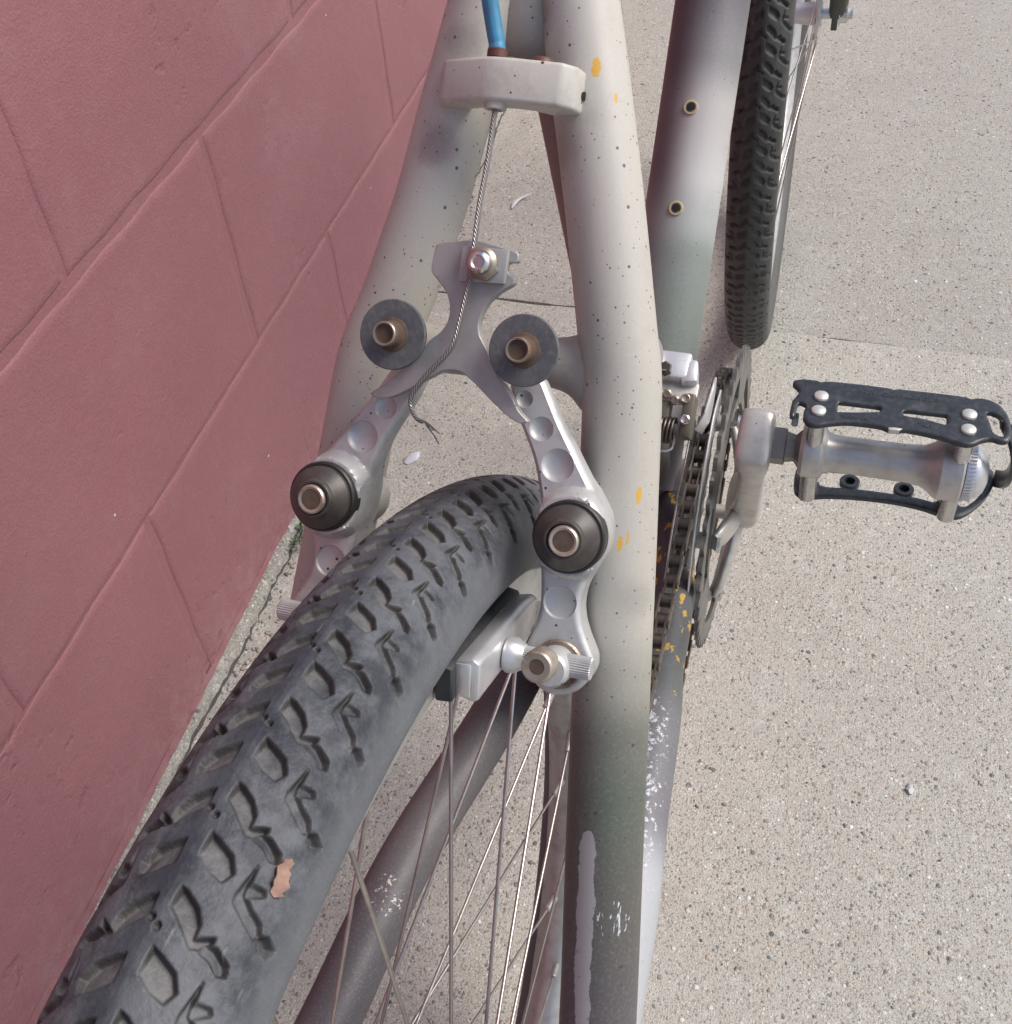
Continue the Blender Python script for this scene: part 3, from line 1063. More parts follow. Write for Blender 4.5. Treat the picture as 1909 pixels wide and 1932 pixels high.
M['down'] = m_paint('down_tube_paint', [(0, (0.27, 0.25, 0.265)), (0.05, (0.25, 0.245, 0.245)), (0.085, (0.175, 0.20, 0.18)), (0.135, (0.205, 0.235, 0.215)), (0.165, (0.37, 0.39, 0.375)), (0.19, (0.49, 0.48, 0.47)), (0.225, (0.43, 0.41, 0.40)), (0.255, (0.22, 0.215, 0.22)),
                                         (0.30, (0.135, 0.128, 0.142)), (0.38, (0.115, 0.108, 0.124)), (0.50, (0.10, 0.094, 0.106))], 0.6, axis_noise=0.03, spat=0.05, extra=dt_extra)
s0 = (b1 - BB) @ dtd
dtp = [dt0 - dtd * s0 + dtd * t for t in np.linspace(0, 0.58, 50)]
dt = part('down_tube', mesh('down_tube', *sweep(dtp, RDT, 48, ref=-dtn), smooth=60), M['down'])
for bp in (b1, b2):
    ring = MB().add(lathe([(-0.003, 0.0043), (0.0006, 0.0043), (0.0009, 0.0040), (0.0009, 0.0031), (-0.004, 0.0029)], bp, dtn, 24))
    bo = obj('bottle_boss', ring.mesh('bottle_boss', 40), m_paint('boss_paint', [(0, (0.50, 0.40, 0.24)), (1, (0.50, 0.42, 0.28))], 1.0, spat=0) if 'boss' not in M else M['boss'], dt)
    M['boss'] = bo.data.materials[0]
    obj('boss_hole', MB().add(lathe([(0.0011, 0.0024), (0.0012, 0.0)], bp, dtn, 20)).mesh('boss_hole', 40), M['hole'], bo)
top_end = BB + s72 * 0.47
part('top_tube', mesh('top_tube', *sweep([top_end, np.array([0.83, 0, 0.50])], 0.019, 32, ref=(0, 0, 1)), smooth=60), M['brown_tube'])
hd = nrm([-math.cos(math.radians(71)), 0, math.sin(math.radians(71))])
part('head_tube', mesh('head_tube', *sweep([np.array([0.875, 0, 0.395]) + hd * t for t in (0, 0.15)], 0.0195, 32, ref=(1, 0, 0)), smooth=60), M['brown_tube'])

# chain stays
csr = cr([(0.425, -0.021, -0.014), (0.38, -0.030, -0.0125), (0.33, -0.0375, -0.011), (0.294, -0.0398, -0.010), (0.262, -0.0445, -0.008), (0.203, -0.0497, -0.0055), (0.150, -0.0555, -0.003), (0.106, -0.0580, -0.001), (0.05, -0.062, 0.0), (0.01, -0.066, 0.0)], 6)
csl = cr([(0.425, 0.019, -0.014), (0.34, 0.0265, -0.010), (0.245, 0.0365, -0.004), (0.15, 0.0535, 0.0), (0.07, 0.0600, 0.0), (0.01, 0.066, 0.0)], 10)


def cs_extra(t, o, uv, c, metal, rg):
    """paint flaked to bright metal along the upper outside"""
    n = t.noise(o, 260, 5, 0.75)
    side = t.math('SINE', t.math('MULTIPLY', uv[1], 2 * PI))
    rgn = t.math('MULTIPLY', t.step(uv[0], 0.13, 0.18), t.step(t.math('SUBTRACT', 0.31, uv[0]), 0.0, 0.05))
    k_ = t.math('ADD', t.math('MULTIPLY', rgn, 0.20), t.math('MULTIPLY', t.math('COSINE', t.math('MULTIPLY', t.math('SUBTRACT', uv[1], CS_A), 2 * PI)), 0.16))
    m = t.math('GREATER_THAN', t.math('ADD', n, k_), 0.845)
    c = t.mix(m, c, (0.55, 0.58, 0.63))
    # yellow undercoat patches near the bottom bracket
    y1 = t.math('GREATER_THAN', t.math('ADD', t.noise(t.vm('MULTIPLY', o, (1, 1.6, 1)), 75, 4, 0.7), t.math('MULTIPLY', t.math('SUBTRACT', 1.0, t.step(uv[0], 0.13, 0.20)), 0.17)), 0.765)
    c = t.mix(y1, c, (0.55, 0.34, 0.07))
    return c, metal, rg


CS_A = 0.60
M['cs_r'] = m_paint('right_chain_stay_paint', [(0, (0.085, 0.085, 0.09)), (0.11, (0.10, 0.10, 0.10)), (0.15, (0.13, 0.135, 0.13)), (0.175, (0.165, 0.165, 0.17)), (0.225, (0.16, 0.155, 0.168)), (0.262, (0.38, 0.39, 0.41)), (0.45, (0.40, 0.405, 0.415))],
                       0.45, axis_noise=0.03, spat=0.05, extra=cs_extra)


def csl_extra(t, o, uv, c, metal, rg):
    d = t.vm('SUBTRACT', o, tuple(map(float, CSL_P)))
    l = t.vm('LENGTH', d, out=1)
    n = t.noise(o, 340, 4, 0.7)
    m = t.math('MULTIPLY', t.math('LESS_THAN', l, 0.010), t.math('GREATER_THAN', n, 0.60))
    c = t.mix(m, c, (0.55, 0.50, 0.44))
    return c, metal, rg


CSL_P = np.array([0.125, 0.0535, 0.013])
M['cs_l'] = m_paint('left_chain_stay_paint', [(0, (0.10, 0.09, 0.09)), (0.14, (0.088, 0.079, 0.082)), (0.24, (0.115, 0.106, 0.11)), (0.34, (0.088, 0.081, 0.092)), (0.45, (0.115, 0.118, 0.132))], 0.45, axis_noise=0.06, spat=0.03, extra=csl_extra, rough=0.5)
part('chain_stay', mesh('chain_stay', *sweep(csr, np.interp(np.linspace(0, 1, len(csr)), [0, 0.5, 1], [0.0125, 0.0133, 0.0135]), 40, ref=(0, 0, -1)), smooth=60), M['cs_r'])['label'] = 'right chain stay with flaking grey paint under the chain'
part('chain_stay', mesh('chain_stay', *sweep(csl, 0.0136, 40, ref=(0, 0, -1)), smooth=60), M['cs_l'])
part('bottom_bracket_shell', MB().add(lathe([(-0.034, 0.017), (-0.034, 0.0205), (0.034, 0.0205), (0.034, 0.017)], BB, (0, 1, 0), 40)).mesh('bottom_bracket_shell'), M['brown_tube'])
# dropouts
for sgn in (1, -1):
    pl = prism([(-0.012, -0.016), (0.014, -0.02), (0.05, -0.012), (0.05, 0.012), (0.03, 0.034), (0.012, 0.04), (-0.008, 0.018)], -0.003, 0.003,
               lambda P, h, sg=sgn: np.c_[P[:, 0], sg * 0.0665 + h, P[:, 1]])
    part('dropout', bevelled('dropout', [pl], 0.001), M['brown_tube'])

# bridge between the seat stays with flared welds
bp_ = [(0.345, -0.046, 0.017), (0.343, -0.040, 0.0165), (0.342, -0.034, 0.016), (0.342, -0.025, 0.016), (0.342, 0.0, 0.016), (0.342, 0.025, 0.016), (0.342, 0.034, 0.016), (0.342, 0.043, 0.017)]
br = cr([S(*q) for q in bp_], 6)
brr = cr([[0.0110], [0.0108], [0.0098], [0.0082], [0.0076], [0.0080], [0.0090], [0.0105]], 6)[:, 0]
br2 = cr([[0.0320], [0.0240], [0.0160], [0.0088], [0.0078], [0.0085], [0.0120], [0.0190]], 6)[:, 0]
M['bridge'] = m_paint('bridge_paint', [(0, BEIGE), (0.1, BEIGE)], 0.1, spat=0.3, chips=[(S(0.353, -0.0335, 0.021), np.array([0, 1, 0]), 0.004, 0.003, YELL)])
part('stay_bridge', mesh('stay_bridge', *sweep(br, brr, 32, ref=SN, rad2=br2), smooth=60), M['bridge'])

# brake bosses: round studs standing off the stays
for sgn, yy in ((-1, -0.0460), (1, 0.0436)):
    part('brake_boss', MB().add(lathe([(0.000, 0.0100), (0.0085, 0.0097), (0.0115, 0.0094), (0.020, 0.0090)], S(0.2895, yy * 0.90, 0.019), SN, 36)).mesh('brake_boss'), M['stay_r'] if False else M['bridge'])

# cable hanger: cast arch between the stays
hang_out = [(0.0215, 0.020), (0.0212, 0.0335), (0.0185, 0.0395), (0.004, 0.0457), (0.0, 0.0463), (-0.004, 0.0458), (-0.0200, 0.0428), (-0.0238, 0.0385), (-0.0262, 0.022),
            (-0.0165, 0.020), (-0.0145, 0.0290), (-0.010, 0.0335), (-0.005, 0.0350), (0.0035, 0.0345), (0.010, 0.0310), (0.013, 0.0265), (0.014, 0.020)]
hang_out = [(y + 0.0005, v - 0.001) for y, v in hang_out]


def hmap(P, h):
    return np.array([S(hh, p[0], p[1]) for p, hh in zip(P, h)])


M['hanger'] = m_paint('hanger_paint', [(0, BEIGE_L), (1, BEIGE_L)], 1.0, spat=0, extra=lambda t, o, uv, c, m, r: (t.mix(specks(t, o, 300, 0.5), t.mix(t.math('MULTIPLY', t.step(t.noise(o, 70, 5, 0.7), 0.52, 0.72), 0.35), c, (0.28, 0.24, 0.20)), (0.07, 0.05, 0.045)), m, r))
hg = part('cable_hanger', bevelled('cable_hanger', [prism(hang_out, 0.4170, 0.4298, hmap)], 0.0013, 3), M['hanger'])
obj('hanger_screw_hole', MB().add(lathe([(-0.0006, 0.0013), (0.00005, 0.0013), (0.0001, 0.0)], S(0.4225, -0.0246, 0.0322), nrm(SN * 0.4 + np.array([0, -1, 0])), 16)).mesh('hanger_screw_hole'), M['hole'], hg)
obj('cable_port', MB().add(lathe([(-0.001, 0.0036), (0.0014, 0.0034), (0.0016, 0.0022), (-0.0005, 0.0018)], S(0.4167, 0.0004, 0.0405), -SU, 20)).mesh('cable_port'), M['hanger'], hg)

# housing, ferrule, inner cable
hs = cr([S(0.4315, 0.0018, 0.0405), S(0.4345, 0.0022, 0.0405), S(0.4400, 0.0037, 0.0412), S(0.4480, 0.0055, 0.0430), S(0.462, 0.0072, 0.0480), S(0.49, 0.009, 0.060), S(0.52, 0.010, 0.075)], 8)
hsr = np.interp(np.linspace(0, 1, len(hs)), [0, 0.12, 0.16, 0.2, 1], [0.00265, 0.00262, 0.0024, 0.00255, 0.0025])
ho = part('cable_housing', mesh('cable_housing', *sweep(hs, hsr, 24, ref=SN), smooth=60), M['blue'])
obj('ferrule', MB().add(lathe([(0, 0.0031), (0.0022, 0.0031), (0.0026, 0.0027)], S(0.4302, 0.0016, 0.0405), SU, 24)).mesh('ferrule'), M['ferrule'], ho)
obj('ferrule', MB().add(lathe([(0, 0.0038), (0.0010, 0.0036), (0.0018, 0.0028), (0.0020, 0.0)], S(0.4300, -0.0115, 0.0365), SU, 24)).mesh('ferrule'), M['ferrule'], hg)

cb = cr([S(0.432, 0.0012, 0.0405), S(0.418, 0.0002, 0.041), S(0.4000, -0.0012, 0.0465), S(0.3850, -0.0018, 0.0515), S(0.3745, -0.0024, 0.0538), S(0.363, -0.0019, 0.0538), S(0.352, -0.0009, 0.0545), S(0.343, 0.0008, 0.055),
         S(0.3342, 0.0077, 0.0545), S(0.3278, 0.0121, 0.0535), S(0.3240, 0.0124, 0.0525), S(0.3208, 0.0102, 0.053), S(0.3199, 0.0078, 0.053)], 10)
cab = part('brake_cable', mesh('brake_cable', *sweep(cb, 0.00082, 14, ref=(0, 1, 0)), smooth=80), M['cable'])
fray = MB()
for i, (e1, e2) in enumerate([((0.3185, 0.0050, 0.053), (0.3170, 0.0020, 0.0535)), ((0.3180, 0.0060, 0.0525), (0.3150, 0.0030, 0.052)), ((0.3175, 0.0055, 0.052), (0.3135, 0.0030, 0.050)),
                              ((0.3190, 0.0052, 0.0530), (0.3176, 0.0030, 0.0535))]):
    fray.add(sweep(cr([S(0.3204, 0.0092, 0.053), S(0.3199, 0.0078 - 0.0003 * i, 0.053), S(*e1), S(*e2)], 5), 0.00022, 6, ref=SN))
obj('frayed_strand', fray.mesh('frayed_strand', 80), M['cable'], cab)

# --- cam plate
CAMP = [(373.7, 10.8), (375.4, 0.9), (375.6, -2.5), (374.7, -7.3), (373.4, -14.3), (372.6, -15.3), (370.2, -15.3), (369.9, -12.0), (367.4, -11.9), (367.2, -15.2), (364.4, -15.0), (363.4, -14.4), (361.2, -11.0), (358.3, -8.0), (354.6, -6.1),
        (351.0, -5.3), (347.9, -6.0), (345.8, -7.5), (343.3, -9.2), (340.3, -10.8), (336.4, -13.2), (333.0, -16.6), (330.0, -18.9), (326.7, -21.1), (324.5, -24.0), (323.8, -24.3), (323.3, -22.8), (323.1, -21.8), (324.2, -19.0), (325.8, -16.1), (329.1, -11.6),
        (333.3, -6.3), (334.4, -4.6), (336.1, -2.1), (336.6, 1.1), (335.8, 4.5), (334.0, 7.0), (331.4, 11.0), (328.9, 14.5), (326.8, 17.8), (325.3, 21.0), (324.9, 23.4), (325.0, 25.6), (325.9, 27.5), (327.2, 26.0), (328.3, 24.0), (330.8, 21.3), (333.7, 18.6), (337.1, 14.9), (341.5, 11.5), (344.8, 9.4),
        (346.8, 6.8), (349.9, 4.7), (353.2, 4.1), (356.4, 4.6), (359.2, 5.8), (361.8, 8.2), (364.1, 10.8), (365.7, 11.7), (370.2, 11.3)]


def rnd(P, n=1):
    """one pass of corner cutting that keeps the shape"""
    P = np.asarray(P, float)
    for _ in range(n):
        q = np.roll(P, -1, 0)
        P = np.stack([0.8 * P + 0.2 * q, 0.2 * P + 0.8 * q], 1).reshape(-1, 2)
    return P


def flat_top(h, c):
    return lambda P, d: h - c * np.clip(1 - d / 0.28, 0, 1)


cp = part('cam_plate', mesh('cam_plate', *relief(rnd(CAMP), flat_top(0.0505, 0.0004), 0.0470, smap, sp=2.2, cham=(0.28,)), smooth=14), M['alu_matte'])
clampP = [(373.2, 1.5), (373.5, -12.9), (363.4, -12.7), (362.9, 1.7)]
cl = obj('cable_clamp', bevelled('cable_clamp', [prism(clampP, 0.0507, 0.0533, smap)], 0.0005), M['alu_matte'], cp)
hexa = [(368.8 + 4.1 * math.cos(a), -5.9 + 4.1 * math.sin(a)) for a in np.linspace(0.3, 0.3 + 2 * PI, 7)[:-1]]
obj('clamp_nut', MB().add(lathe([(0.0, 0.0047), (0.0016, 0.0047), (0.0021, 0.0042), (0.0026, 0.0036)], S(0.3688, -0.0056, 0.0533), SN, 32)).mesh('clamp_nut'), M['brassy'], cp)
obj('clamp_nut_base', bevelled('clamp_nut_base', [prism([(373.0, -1.6), (372.2, -8.3), (366.8, -11.0), (363.6, -7.6), (364.4, -2.0)], 0.0533, 0.0549, smap)], 0.0004), M['brassy'], cp)
obj('clamp_bolt', MB().add(lathe([(0.0, 0.0033), (0.0036, 0.0033), (0.0043, 0.0028), (0.0046, 0.0021), (0.0042, 0.0016), (0.0043, 0.0)], S(0.3686, -0.0060, 0.0553), SN, 28)).mesh('clamp_bolt'), M['chrome'], cp)

# --- brake arms (right traced, left its mirror image)
ARM = [(336.0, -14.2), (337.6, -17.5), (338.2, -21.5), (336.8, -25.2), (335.3, -26.2), (330.2, -29.1), (325.9, -31.6), (321.4, -34.5), (317.2, -37.5), (311.7, -41.1), (306.4, -44.8), (302.2, -47.9), (298.5, -50.3), (294.5, -51.6), (290.5, -51.8), (286.5, -51.0), (283.0, -49.4), (280.0, -48.0), (277.0, -46.6),
       (273.5, -45.9), (270.5, -45.7), (267.8, -45.9), (263.9, -46.9), (259.8, -48.8), (256.7, -50.6), (253.7, -52.2), (250.2, -52.6), (246.9, -51.6), (243.3, -48.9), (241.0, -45.2), (240.1, -40.7), (241.2, -36.7), (244.2, -33.2), (249.5, -30.4),
       (254.8, -30.6), (258.2, -31.9), (260.4, -32.5), (263.0, -33.0), (267.9, -33.5), (273.3, -33.0), (280.3, -32.0), (286.0, -30.9), (290.0, -30.4), (295.0, -29.9), (298.1, -29.6), (305.9, -27.4), (312.2, -25.2), (317.1, -22.6), (322.2, -19.6), (328.0, -16.6), (332.9, -14.6)]
DIMP = [((330.2, -20.0), 2.65, 1.3), ((321.9, -26.6), 3.75, 1.8), ((311.6, -33.2), 5.1, 2.0), ((269.9, -39.6), 5.3, 0)]
PIV = np.array([291.6, -41.2])


def arm_top(P, d):
    r = np.hypot(*(P - PIV).T)
    h = np.full(len(P), 0.0432)
    # upper lever tapers down to the roller, the boss stands proud
    t = np.clip((P[:, 0] - 300) / 36, 0, 1)
    h = h - 0.0018 * t
    h = np.where(P[:, 0] < 283, h + 0.0006, h)
    boss = np.clip((14.6 - r) / 2.6, 0, 1)
    boss = boss * boss * (3 - 2 * boss)
    h = h + 0.0062 * boss
    up_side = (P[:, 0] > 296)
    c = np.clip(1 - d / 1.5, 0, 1)
    h = h - np.where(up_side, 0.0021, 0.0012) * c ** 1.6
    for (q, rr, dep) in DIMP:
        q = np.array(q)
        rq = np.hypot(*(P - q).T) / rr
        if dep:
            h = np.where(rq < 1, h - dep / 1000 * np.sqrt(np.clip(1 - rq * rq, 0, 1)), h)
        else:
            h = np.where(rq < 1, h - 0.0009 * np.clip((1 - rq) / 0.08, 0, 1) - 0.0005 * np.clip(1 - (rq / 0.9) ** 2, 0, 1), h)
    return h


def arm_bottom(P, d):
    t = np.clip((P[:, 0] - 300) / 36, 0, 1)
    rb = np.clip((17 - np.hypot(*(P - PIV).T)) / 5, 0, 1)
    return 0.0325 - 0.0040 * rb + 0.0035 * t + 0.0008 * np.clip(1 - d / 1.0, 0, 1)


circ_pts = []
for (q_, rr_, dep_) in DIMP:
    for f_ in (0.90, 0.96, 0.999, 1.015):
        n_c = max(24, int(rr_ * 13))
        circ_pts += [(q_[0] + rr_ * f_ * math.cos(a), q_[1] + rr_ * f_ * math.sin(a)) for a in np.linspace(0, 2 * PI, n_c, endpoint=False)]
arm_geo = relief(rnd(ARM, 2), arm_top, arm_bottom, smap, sp=0.75, cham=(0.35, 0.9, 1.5), extra=circ_pts)


def mir(part_, sgn):
    V = np.array(part_[0], float)
    if sgn > 0:
        V = V * [1, -1, 1] + [0, -0.0016, 0]
        return V, [tuple(reversed(f)) for f in part_[1]], part_[2] if len(part_) > 2 else None
    return part_


def socket_bolt(r, h, org, ax, hexr, depth, segs=36):
    return lathe([(0.0, r), (h - 0.0008, r), (h - 0.0003, r * 0.95), (h, r * 0.86), (h - 0.0003, hexr * 1.12), (h - 0.0012, hexr), (h - depth, hexr * 0.92), (h - depth - 0.0006, 0.0)], org, ax, segs)


ey = np.array([0, 1.0, 0])
for sgn in (-1, 1):
    side = 'right' if sgn < 0 else 'left'
    arm = part('brake_arm', mesh('brake_arm', *mir(arm_geo, sgn), smooth=32), M['alu'])
    arm['label'] = side + ' cast aluminium roller cam brake arm with round dimples'
    mk = lambda p: mir(p, sgn)
    P0 = lambda u, y, v: S(u / 1000, y / 1000, v)
    pc = MB().add(mk(lathe([(-0.002, 0.0112), (0.0030, 0.0112), (0.0036, 0.0107), (0.0036, 0.0102)], P0(291.6, -41.3, 0.0482), SN, 48)))
    obj('cap_ring', pc.mesh('cap_ring'), M['cap_edge'], arm)
    pc = MB().add(mk(lathe([(0.0, 0.0100), (0.0034, 0.0100), (0.0040, 0.0096), (0.0064, 0.0068), (0.0068, 0.0064), (0.0080, 0.0060), (0.0084, 0.0057), (0.0084, 0.0050), (0.005, 0.0049)], P0(291.5, -41.2, 0.0498), SN, 48)))
    obj('pivot_cap', pc.mesh('pivot_cap', 25), M['cap'], arm)
    pb = MB().add(mk(socket_bolt(0.0047, 0.0070, P0(291.4, -41.5, 0.0522), SN, 0.0029, 0.0032)))
    pbo = obj('pivot_bolt', pb.mesh('pivot_bolt', 30), M['rusty'], arm)
    obj('bolt_socket', MB().add(mk(lathe([(-0.0002, 0.0031), (-0.0008, 0.00285), (-0.0030, 0.0026), (-0.0032, 0.0)], P0(291.4, -41.5, 0.0590), SN, 24))).mesh('bolt_socket', 30), M['socket'], arm)
    # roller between two washers, sleeve and socket screw
    rc = (344.9, -21.6)
    ro = MB().add(mk(lathe([(0.0, 0.0104), (0.0006, 0.0107), (0.0014, 0.0107), (0.0018, 0.0104), (0.0019, 0.0050), (0.0015, 0.0030)], P0(*rc, 0.0535), SN, 56)))
    obj('roller_washer', ro.mesh('roller_washer', 40), M['washer'], arm)
    ro = MB().add(mk(lathe([(0.0, 0.0099), (0.0012, 0.0101), (0.0016, 0.0096)], P0(*rc, 0.0516), SN, 48)))
    obj('roller_flange', ro.mesh('roller_flange', 40), M['cap_edge'], arm)
    ro = MB().add(mk(lathe([(0.0, 0.0052), (0.0100, 0.0052)], P0(*rc, 0.0425), SN, 32)))
    obj('cam_roller', ro.mesh('cam_roller'), M['cap_edge'], arm)
    sl = MB().add(mk(lathe([(0.0, 0.0053), (0.0004, 0.0051), (0.0008, 0.0042), (0.0030, 0.0038), (0.0056, 0.0036)], P0(*rc, 0.0553), SN, 32)))
    obj('roller_sleeve', sl.mesh('roller_sleeve'), M['rust'], arm)
    rb = MB().add(mk(lathe([(0.0, 0.0037), (0.0044, 0.0037), (0.0048, 0.0034), (0.0047, 0.0030), (0.0018, 0.0027), (0.0015, 0.0)], P0(*rc, 0.0573), SN, 32)))
    obj('roller_bolt', rb.mesh('roller_bolt', 30), M['brassy'], arm)
    # shoe hardware at the foot of the arm
    ec = (250.6, -41.6)
    sw = MB().add(mk(lathe([(0.0, 0.0079), (0.0010, 0.0079), (0.0016, 0.0073), (0.0017, 0.0056), (0.0008, 0.0050)], P0(*ec, 0.0433), SN, 64)))
    for q in range(44):
        a = q / 44 * 2 * PI
        A_, B_ = SU, np.array([0, 1, 0])
        c0 = P0(*ec, 0.0449)
        dr = A_ * math.cos(a) + B_ * math.sin(a)
        tn = -A_ * math.sin(a) + B_ * math.cos(a)
        pts = [c0 + dr * r + tn * w_ + SN * h for h in (-0.0003, 0.0003) for r, w_ in ((0.0058, -0.00016), (0.0074, -0.0002), (0.0074, 0.0002), (0.0058, 0.00016))]
        sw.add(mk((pts, box((0, 0, 0), (1, 1, 1))[1])))
    obj('serrated_washer', sw.mesh('serrated_washer'), M['brassy'], arm)
    # eye bolt: barrel with a cross hole for the shoe post, socket head on top
    eb = MB().add(mk(lathe([(0.0, 0.0060), (0.0030, 0.0060), (0.0085, 0.0057), (0.0095, 0.0052), (0.010, 0.0047)], P0(250.9, -41.3, 0.0445), SN, 40)))
    obj('eye_bolt', eb.mesh('eye_bolt', 40), M['alu'], arm)
    pbn = MB().add(mk(socket_bolt(0.0050, 0.0072, P0(253.2, -39.2, 0.0543), nrm(SN + np.array([0, 0.05, 0])), 0.0022, 0.0034)))
    obj('shoe_bolt', pbn.mesh('shoe_bolt', 30), M['rusty'], arm)
    obj('bolt_socket', MB().add(mk(lathe([(0.0003, 0.0026), (-0.0006, 0.0022), (-0.0030, 0.0020), (-0.0032, 0.0)], P0(253.2, -39.2, 0.0543) + nrm(SN + np.array([0, 0.05, 0])) * 0.0064, nrm(SN + np.array([0, 0.05, 0])), 24))).mesh('bolt_socket', 30), M['socket'], arm)
    # knurled shoe post through the eye, towards the rim
    pa = np.array(P0(252.2, -53.2, 0.0484))
    pz = np.array(P0(252.0, -28.0, 0.0484))
    px = nrm(pz - pa)
    L = np.linalg.norm(pz - pa)
    kn = []
    segs = 60
    A_ = nrm(np.cross(px, SN))
    B_ = np.cross(px, A_)
    a = np.linspace(0, 2 * PI, segs, endpoint=False)
    rad = np.where(np.arange(segs) % 2 == 0, 0.0036, 0.0033)
    V = [pa + px * h + np.outer(rad * f, [1, 1, 1]) * (np.outer(np.cos(a), A_) + np.outer(np.sin(a), B_)) for h, f in ((0.0, 0.5), (0.0, 0.9), (0.0004, 1.0), (L, 1.0))]
    V = np.vstack(V)
    F = [(i * segs + q, i * segs + (q + 1) % segs, (i + 1) * segs + (q + 1) % segs, (i + 1) * segs + q) for i in range(3) for q in range(segs)]
    F.append(tuple(range(segs - 1, -1, -1)))
    obj('shoe_post', MB().add(mk((V, F))).mesh('shoe_post', 20), M['alu'], arm)
    cf = MB().add(mk(lathe([(-0.0045, 0.0040), (-0.0030, 0.0048), (-0.0018, 0.0056), (0.0005, 0.0058), (0.0015, 0.0052)], pz + px * 0.0006, px, 36)))
    obj('post_collar', cf.mesh('post_collar'), M['alu_shiny'], arm)
    # shoe: folded metal holder with a rubber block, along the rim
    aA, aB = np.radians(66.5), np.radians(53.0)
    yo, yi = (-0.0255, -0.0178)
    n_ = 10
    sec = lambda r_o, r_i, y0, y1: [(r_o - 0.0016, y1), (r_o, y0 + 0.0022), (r_o - 0.0014, y0), (r_i + 0.0012, y0), (r_i, y0 + 0.0020), (r_i + 0.0018, y1)]
    V, F = [], []
    for i in range(n_ + 1):
        a_ = aA + (aB - aA) * i / n_
        # straight shoe: chord, not arc
        pA_ = np.array([math.cos(aA), 0, math.sin(aA)]) * 1.0
        pB_ = np.array([math.cos(aB), 0, math.sin(aB)]) * 1.0
        t_ = i / n_
        tp = 1 - 0.25 * max(0, (t_ - 0.8) / 0.2)
        for r_, y_ in sec(0.2668, 0.2522, yo, yi):
            rm = 0.2595 + (r_ - 0.2595) * tp
            P = pA_ * rm * (1 - t_) + pB_ * rm * t_ + nrm(pA_ + pB_) * 0.0
            V.append((P[0], y_, P[2]))
    m_ = 6
    for i in range(n_):
        for q in range(m_ - 1):
            F.append((i * m_ + q, i * m_ + q + 1, (i + 1) * m_ + q + 1, (i + 1) * m_ + q))
        F.append((i * m_ + m_ - 1, i * m_, (i + 1) * m_, (i + 1) * m_ + m_ - 1))
    F.append(tuple(range(m_ - 1, -1, -1)))
    F.append(tuple(n_ * m_ + q for q in range(m_)))
    obj('shoe_holder', bevelled('shoe_holder', [mk((V, F))], 0.0009, 2, 30), M['alu_shiny'], arm)
    tA = np.array([math.cos(aA), 0, math.sin(aA)])
    tN = nrm(np.array([math.cos(aA), 0, math.sin(aA)]) - np.array([math.cos(aB), 0, math.sin(aB)]))
    lipv = [tA * r_ + tN * e_ + ey * y_ for e_ in (0.0006, 0.0014) for r_, y_ in ((0.2655, -0.0232), (0.2655, -0.0185), (0.2545, -0.0185), (0.2545, -0.0232))]
    obj('holder_end_tab', bevelled('holder_end_tab', [mk((lipv, box((0, 0, 0), (1, 1, 1))[1]))], 0.0004, 2, 30), M['alu_shiny'], arm)
    V2, F2 = [], []
    for i in range(n_ + 1):
        t_ = -0.08 + 1.08 * i / n_
        pA_ = np.array([math.cos(aA), 0, math.sin(aA)])
        pB_ = np.array([math.cos(aB), 0, math.sin(aB)])
        dirt = 0.0006 * math.sin(i * 2.1)
        for r_, y_ in ((0.2650 + 0.2 * dirt, yi - 0.0012), (0.2662, -0.0136), (0.2530, -0.0136), (0.2535, yi - 0.0012)):
            P = pA_ * r_ * (1 - t_) + pB_ * r_ * t_
            V2.append((P[0], y_, P[2]))
    for i in range(n_):
        for q in range(4):
            F2.append((i * 4 + q, i * 4 + (q + 1) % 4, (i + 1) * 4 + (q + 1) % 4, (i + 1) * 4 + q))
    F2 += [(3, 2, 1, 0), (n_ * 4, n_ * 4 + 1, n_ * 4 + 2, n_ * 4 + 3)]
    obj('brake_pad', bevelled('brake_pad', [mk((V2, F2))], 0.0006, 1), M['pad'], arm)

# --- wheels
PITCH = 25.07
PA = [(-27.9, 2.5), (-23.9, 2.1), (-22.0, 4.5), (-18.0, 8.7), (-18.5, 10.7), (-20.6, 12.5), (-21.7, 12.4), (-20.1, 9.1), (-22.7, 8.9), (-25.4, 7.0), (-27.4, 4.0)]
PB = [(-15.5, 2.6), (-10.3, 2.3), (-8.0, 5.4), (-7.0, 8.8), (-9.6, 10.2), (-12.6, 8.4), (-14.8, 4.2)]
PG = [(-19.8, 11.4), (-19.6, 14.2), (-17.9, 17.4), (-15.9, 17.9), (-15.3, 16.0), (-17.0, 13.6), (-17.4, 11.3)]
PC = [(-37.5, 14.6), (-30.8, 12.9), (-29.2, 13.0), (-26.6, 16.8), (-25.0, 20.0), (-26.2, 21.4), (-28.4, 20.2), (-29.8, 17.2), (-31.6, 15.0)]
PD = [(-25.9, 21.6), (-23.7, 21.8), (-23.0, 25.2), (-25.4, 26.2), (-26.8, 23.6)]
PE_ = [(-9.2, 15.2), (-6.4, 12.8), (-4.9, 13.3), (-6.8, 16.4), (-8.2, 18.6), (-9.4, 18.0)]
TRES = 0.15
nS, WMAX = int(round(PITCH / TRES)), 28.0
nW = int(2 * WMAX / TRES)
TS_, TW_ = np.meshgrid((np.arange(nS) + 0.5) * PITCH / nS, -WMAX + (np.arange(nW) + 0.5) * TRES, indexing='ij')
Q = np.c_[TS_.ravel(), TW_.ravel()]


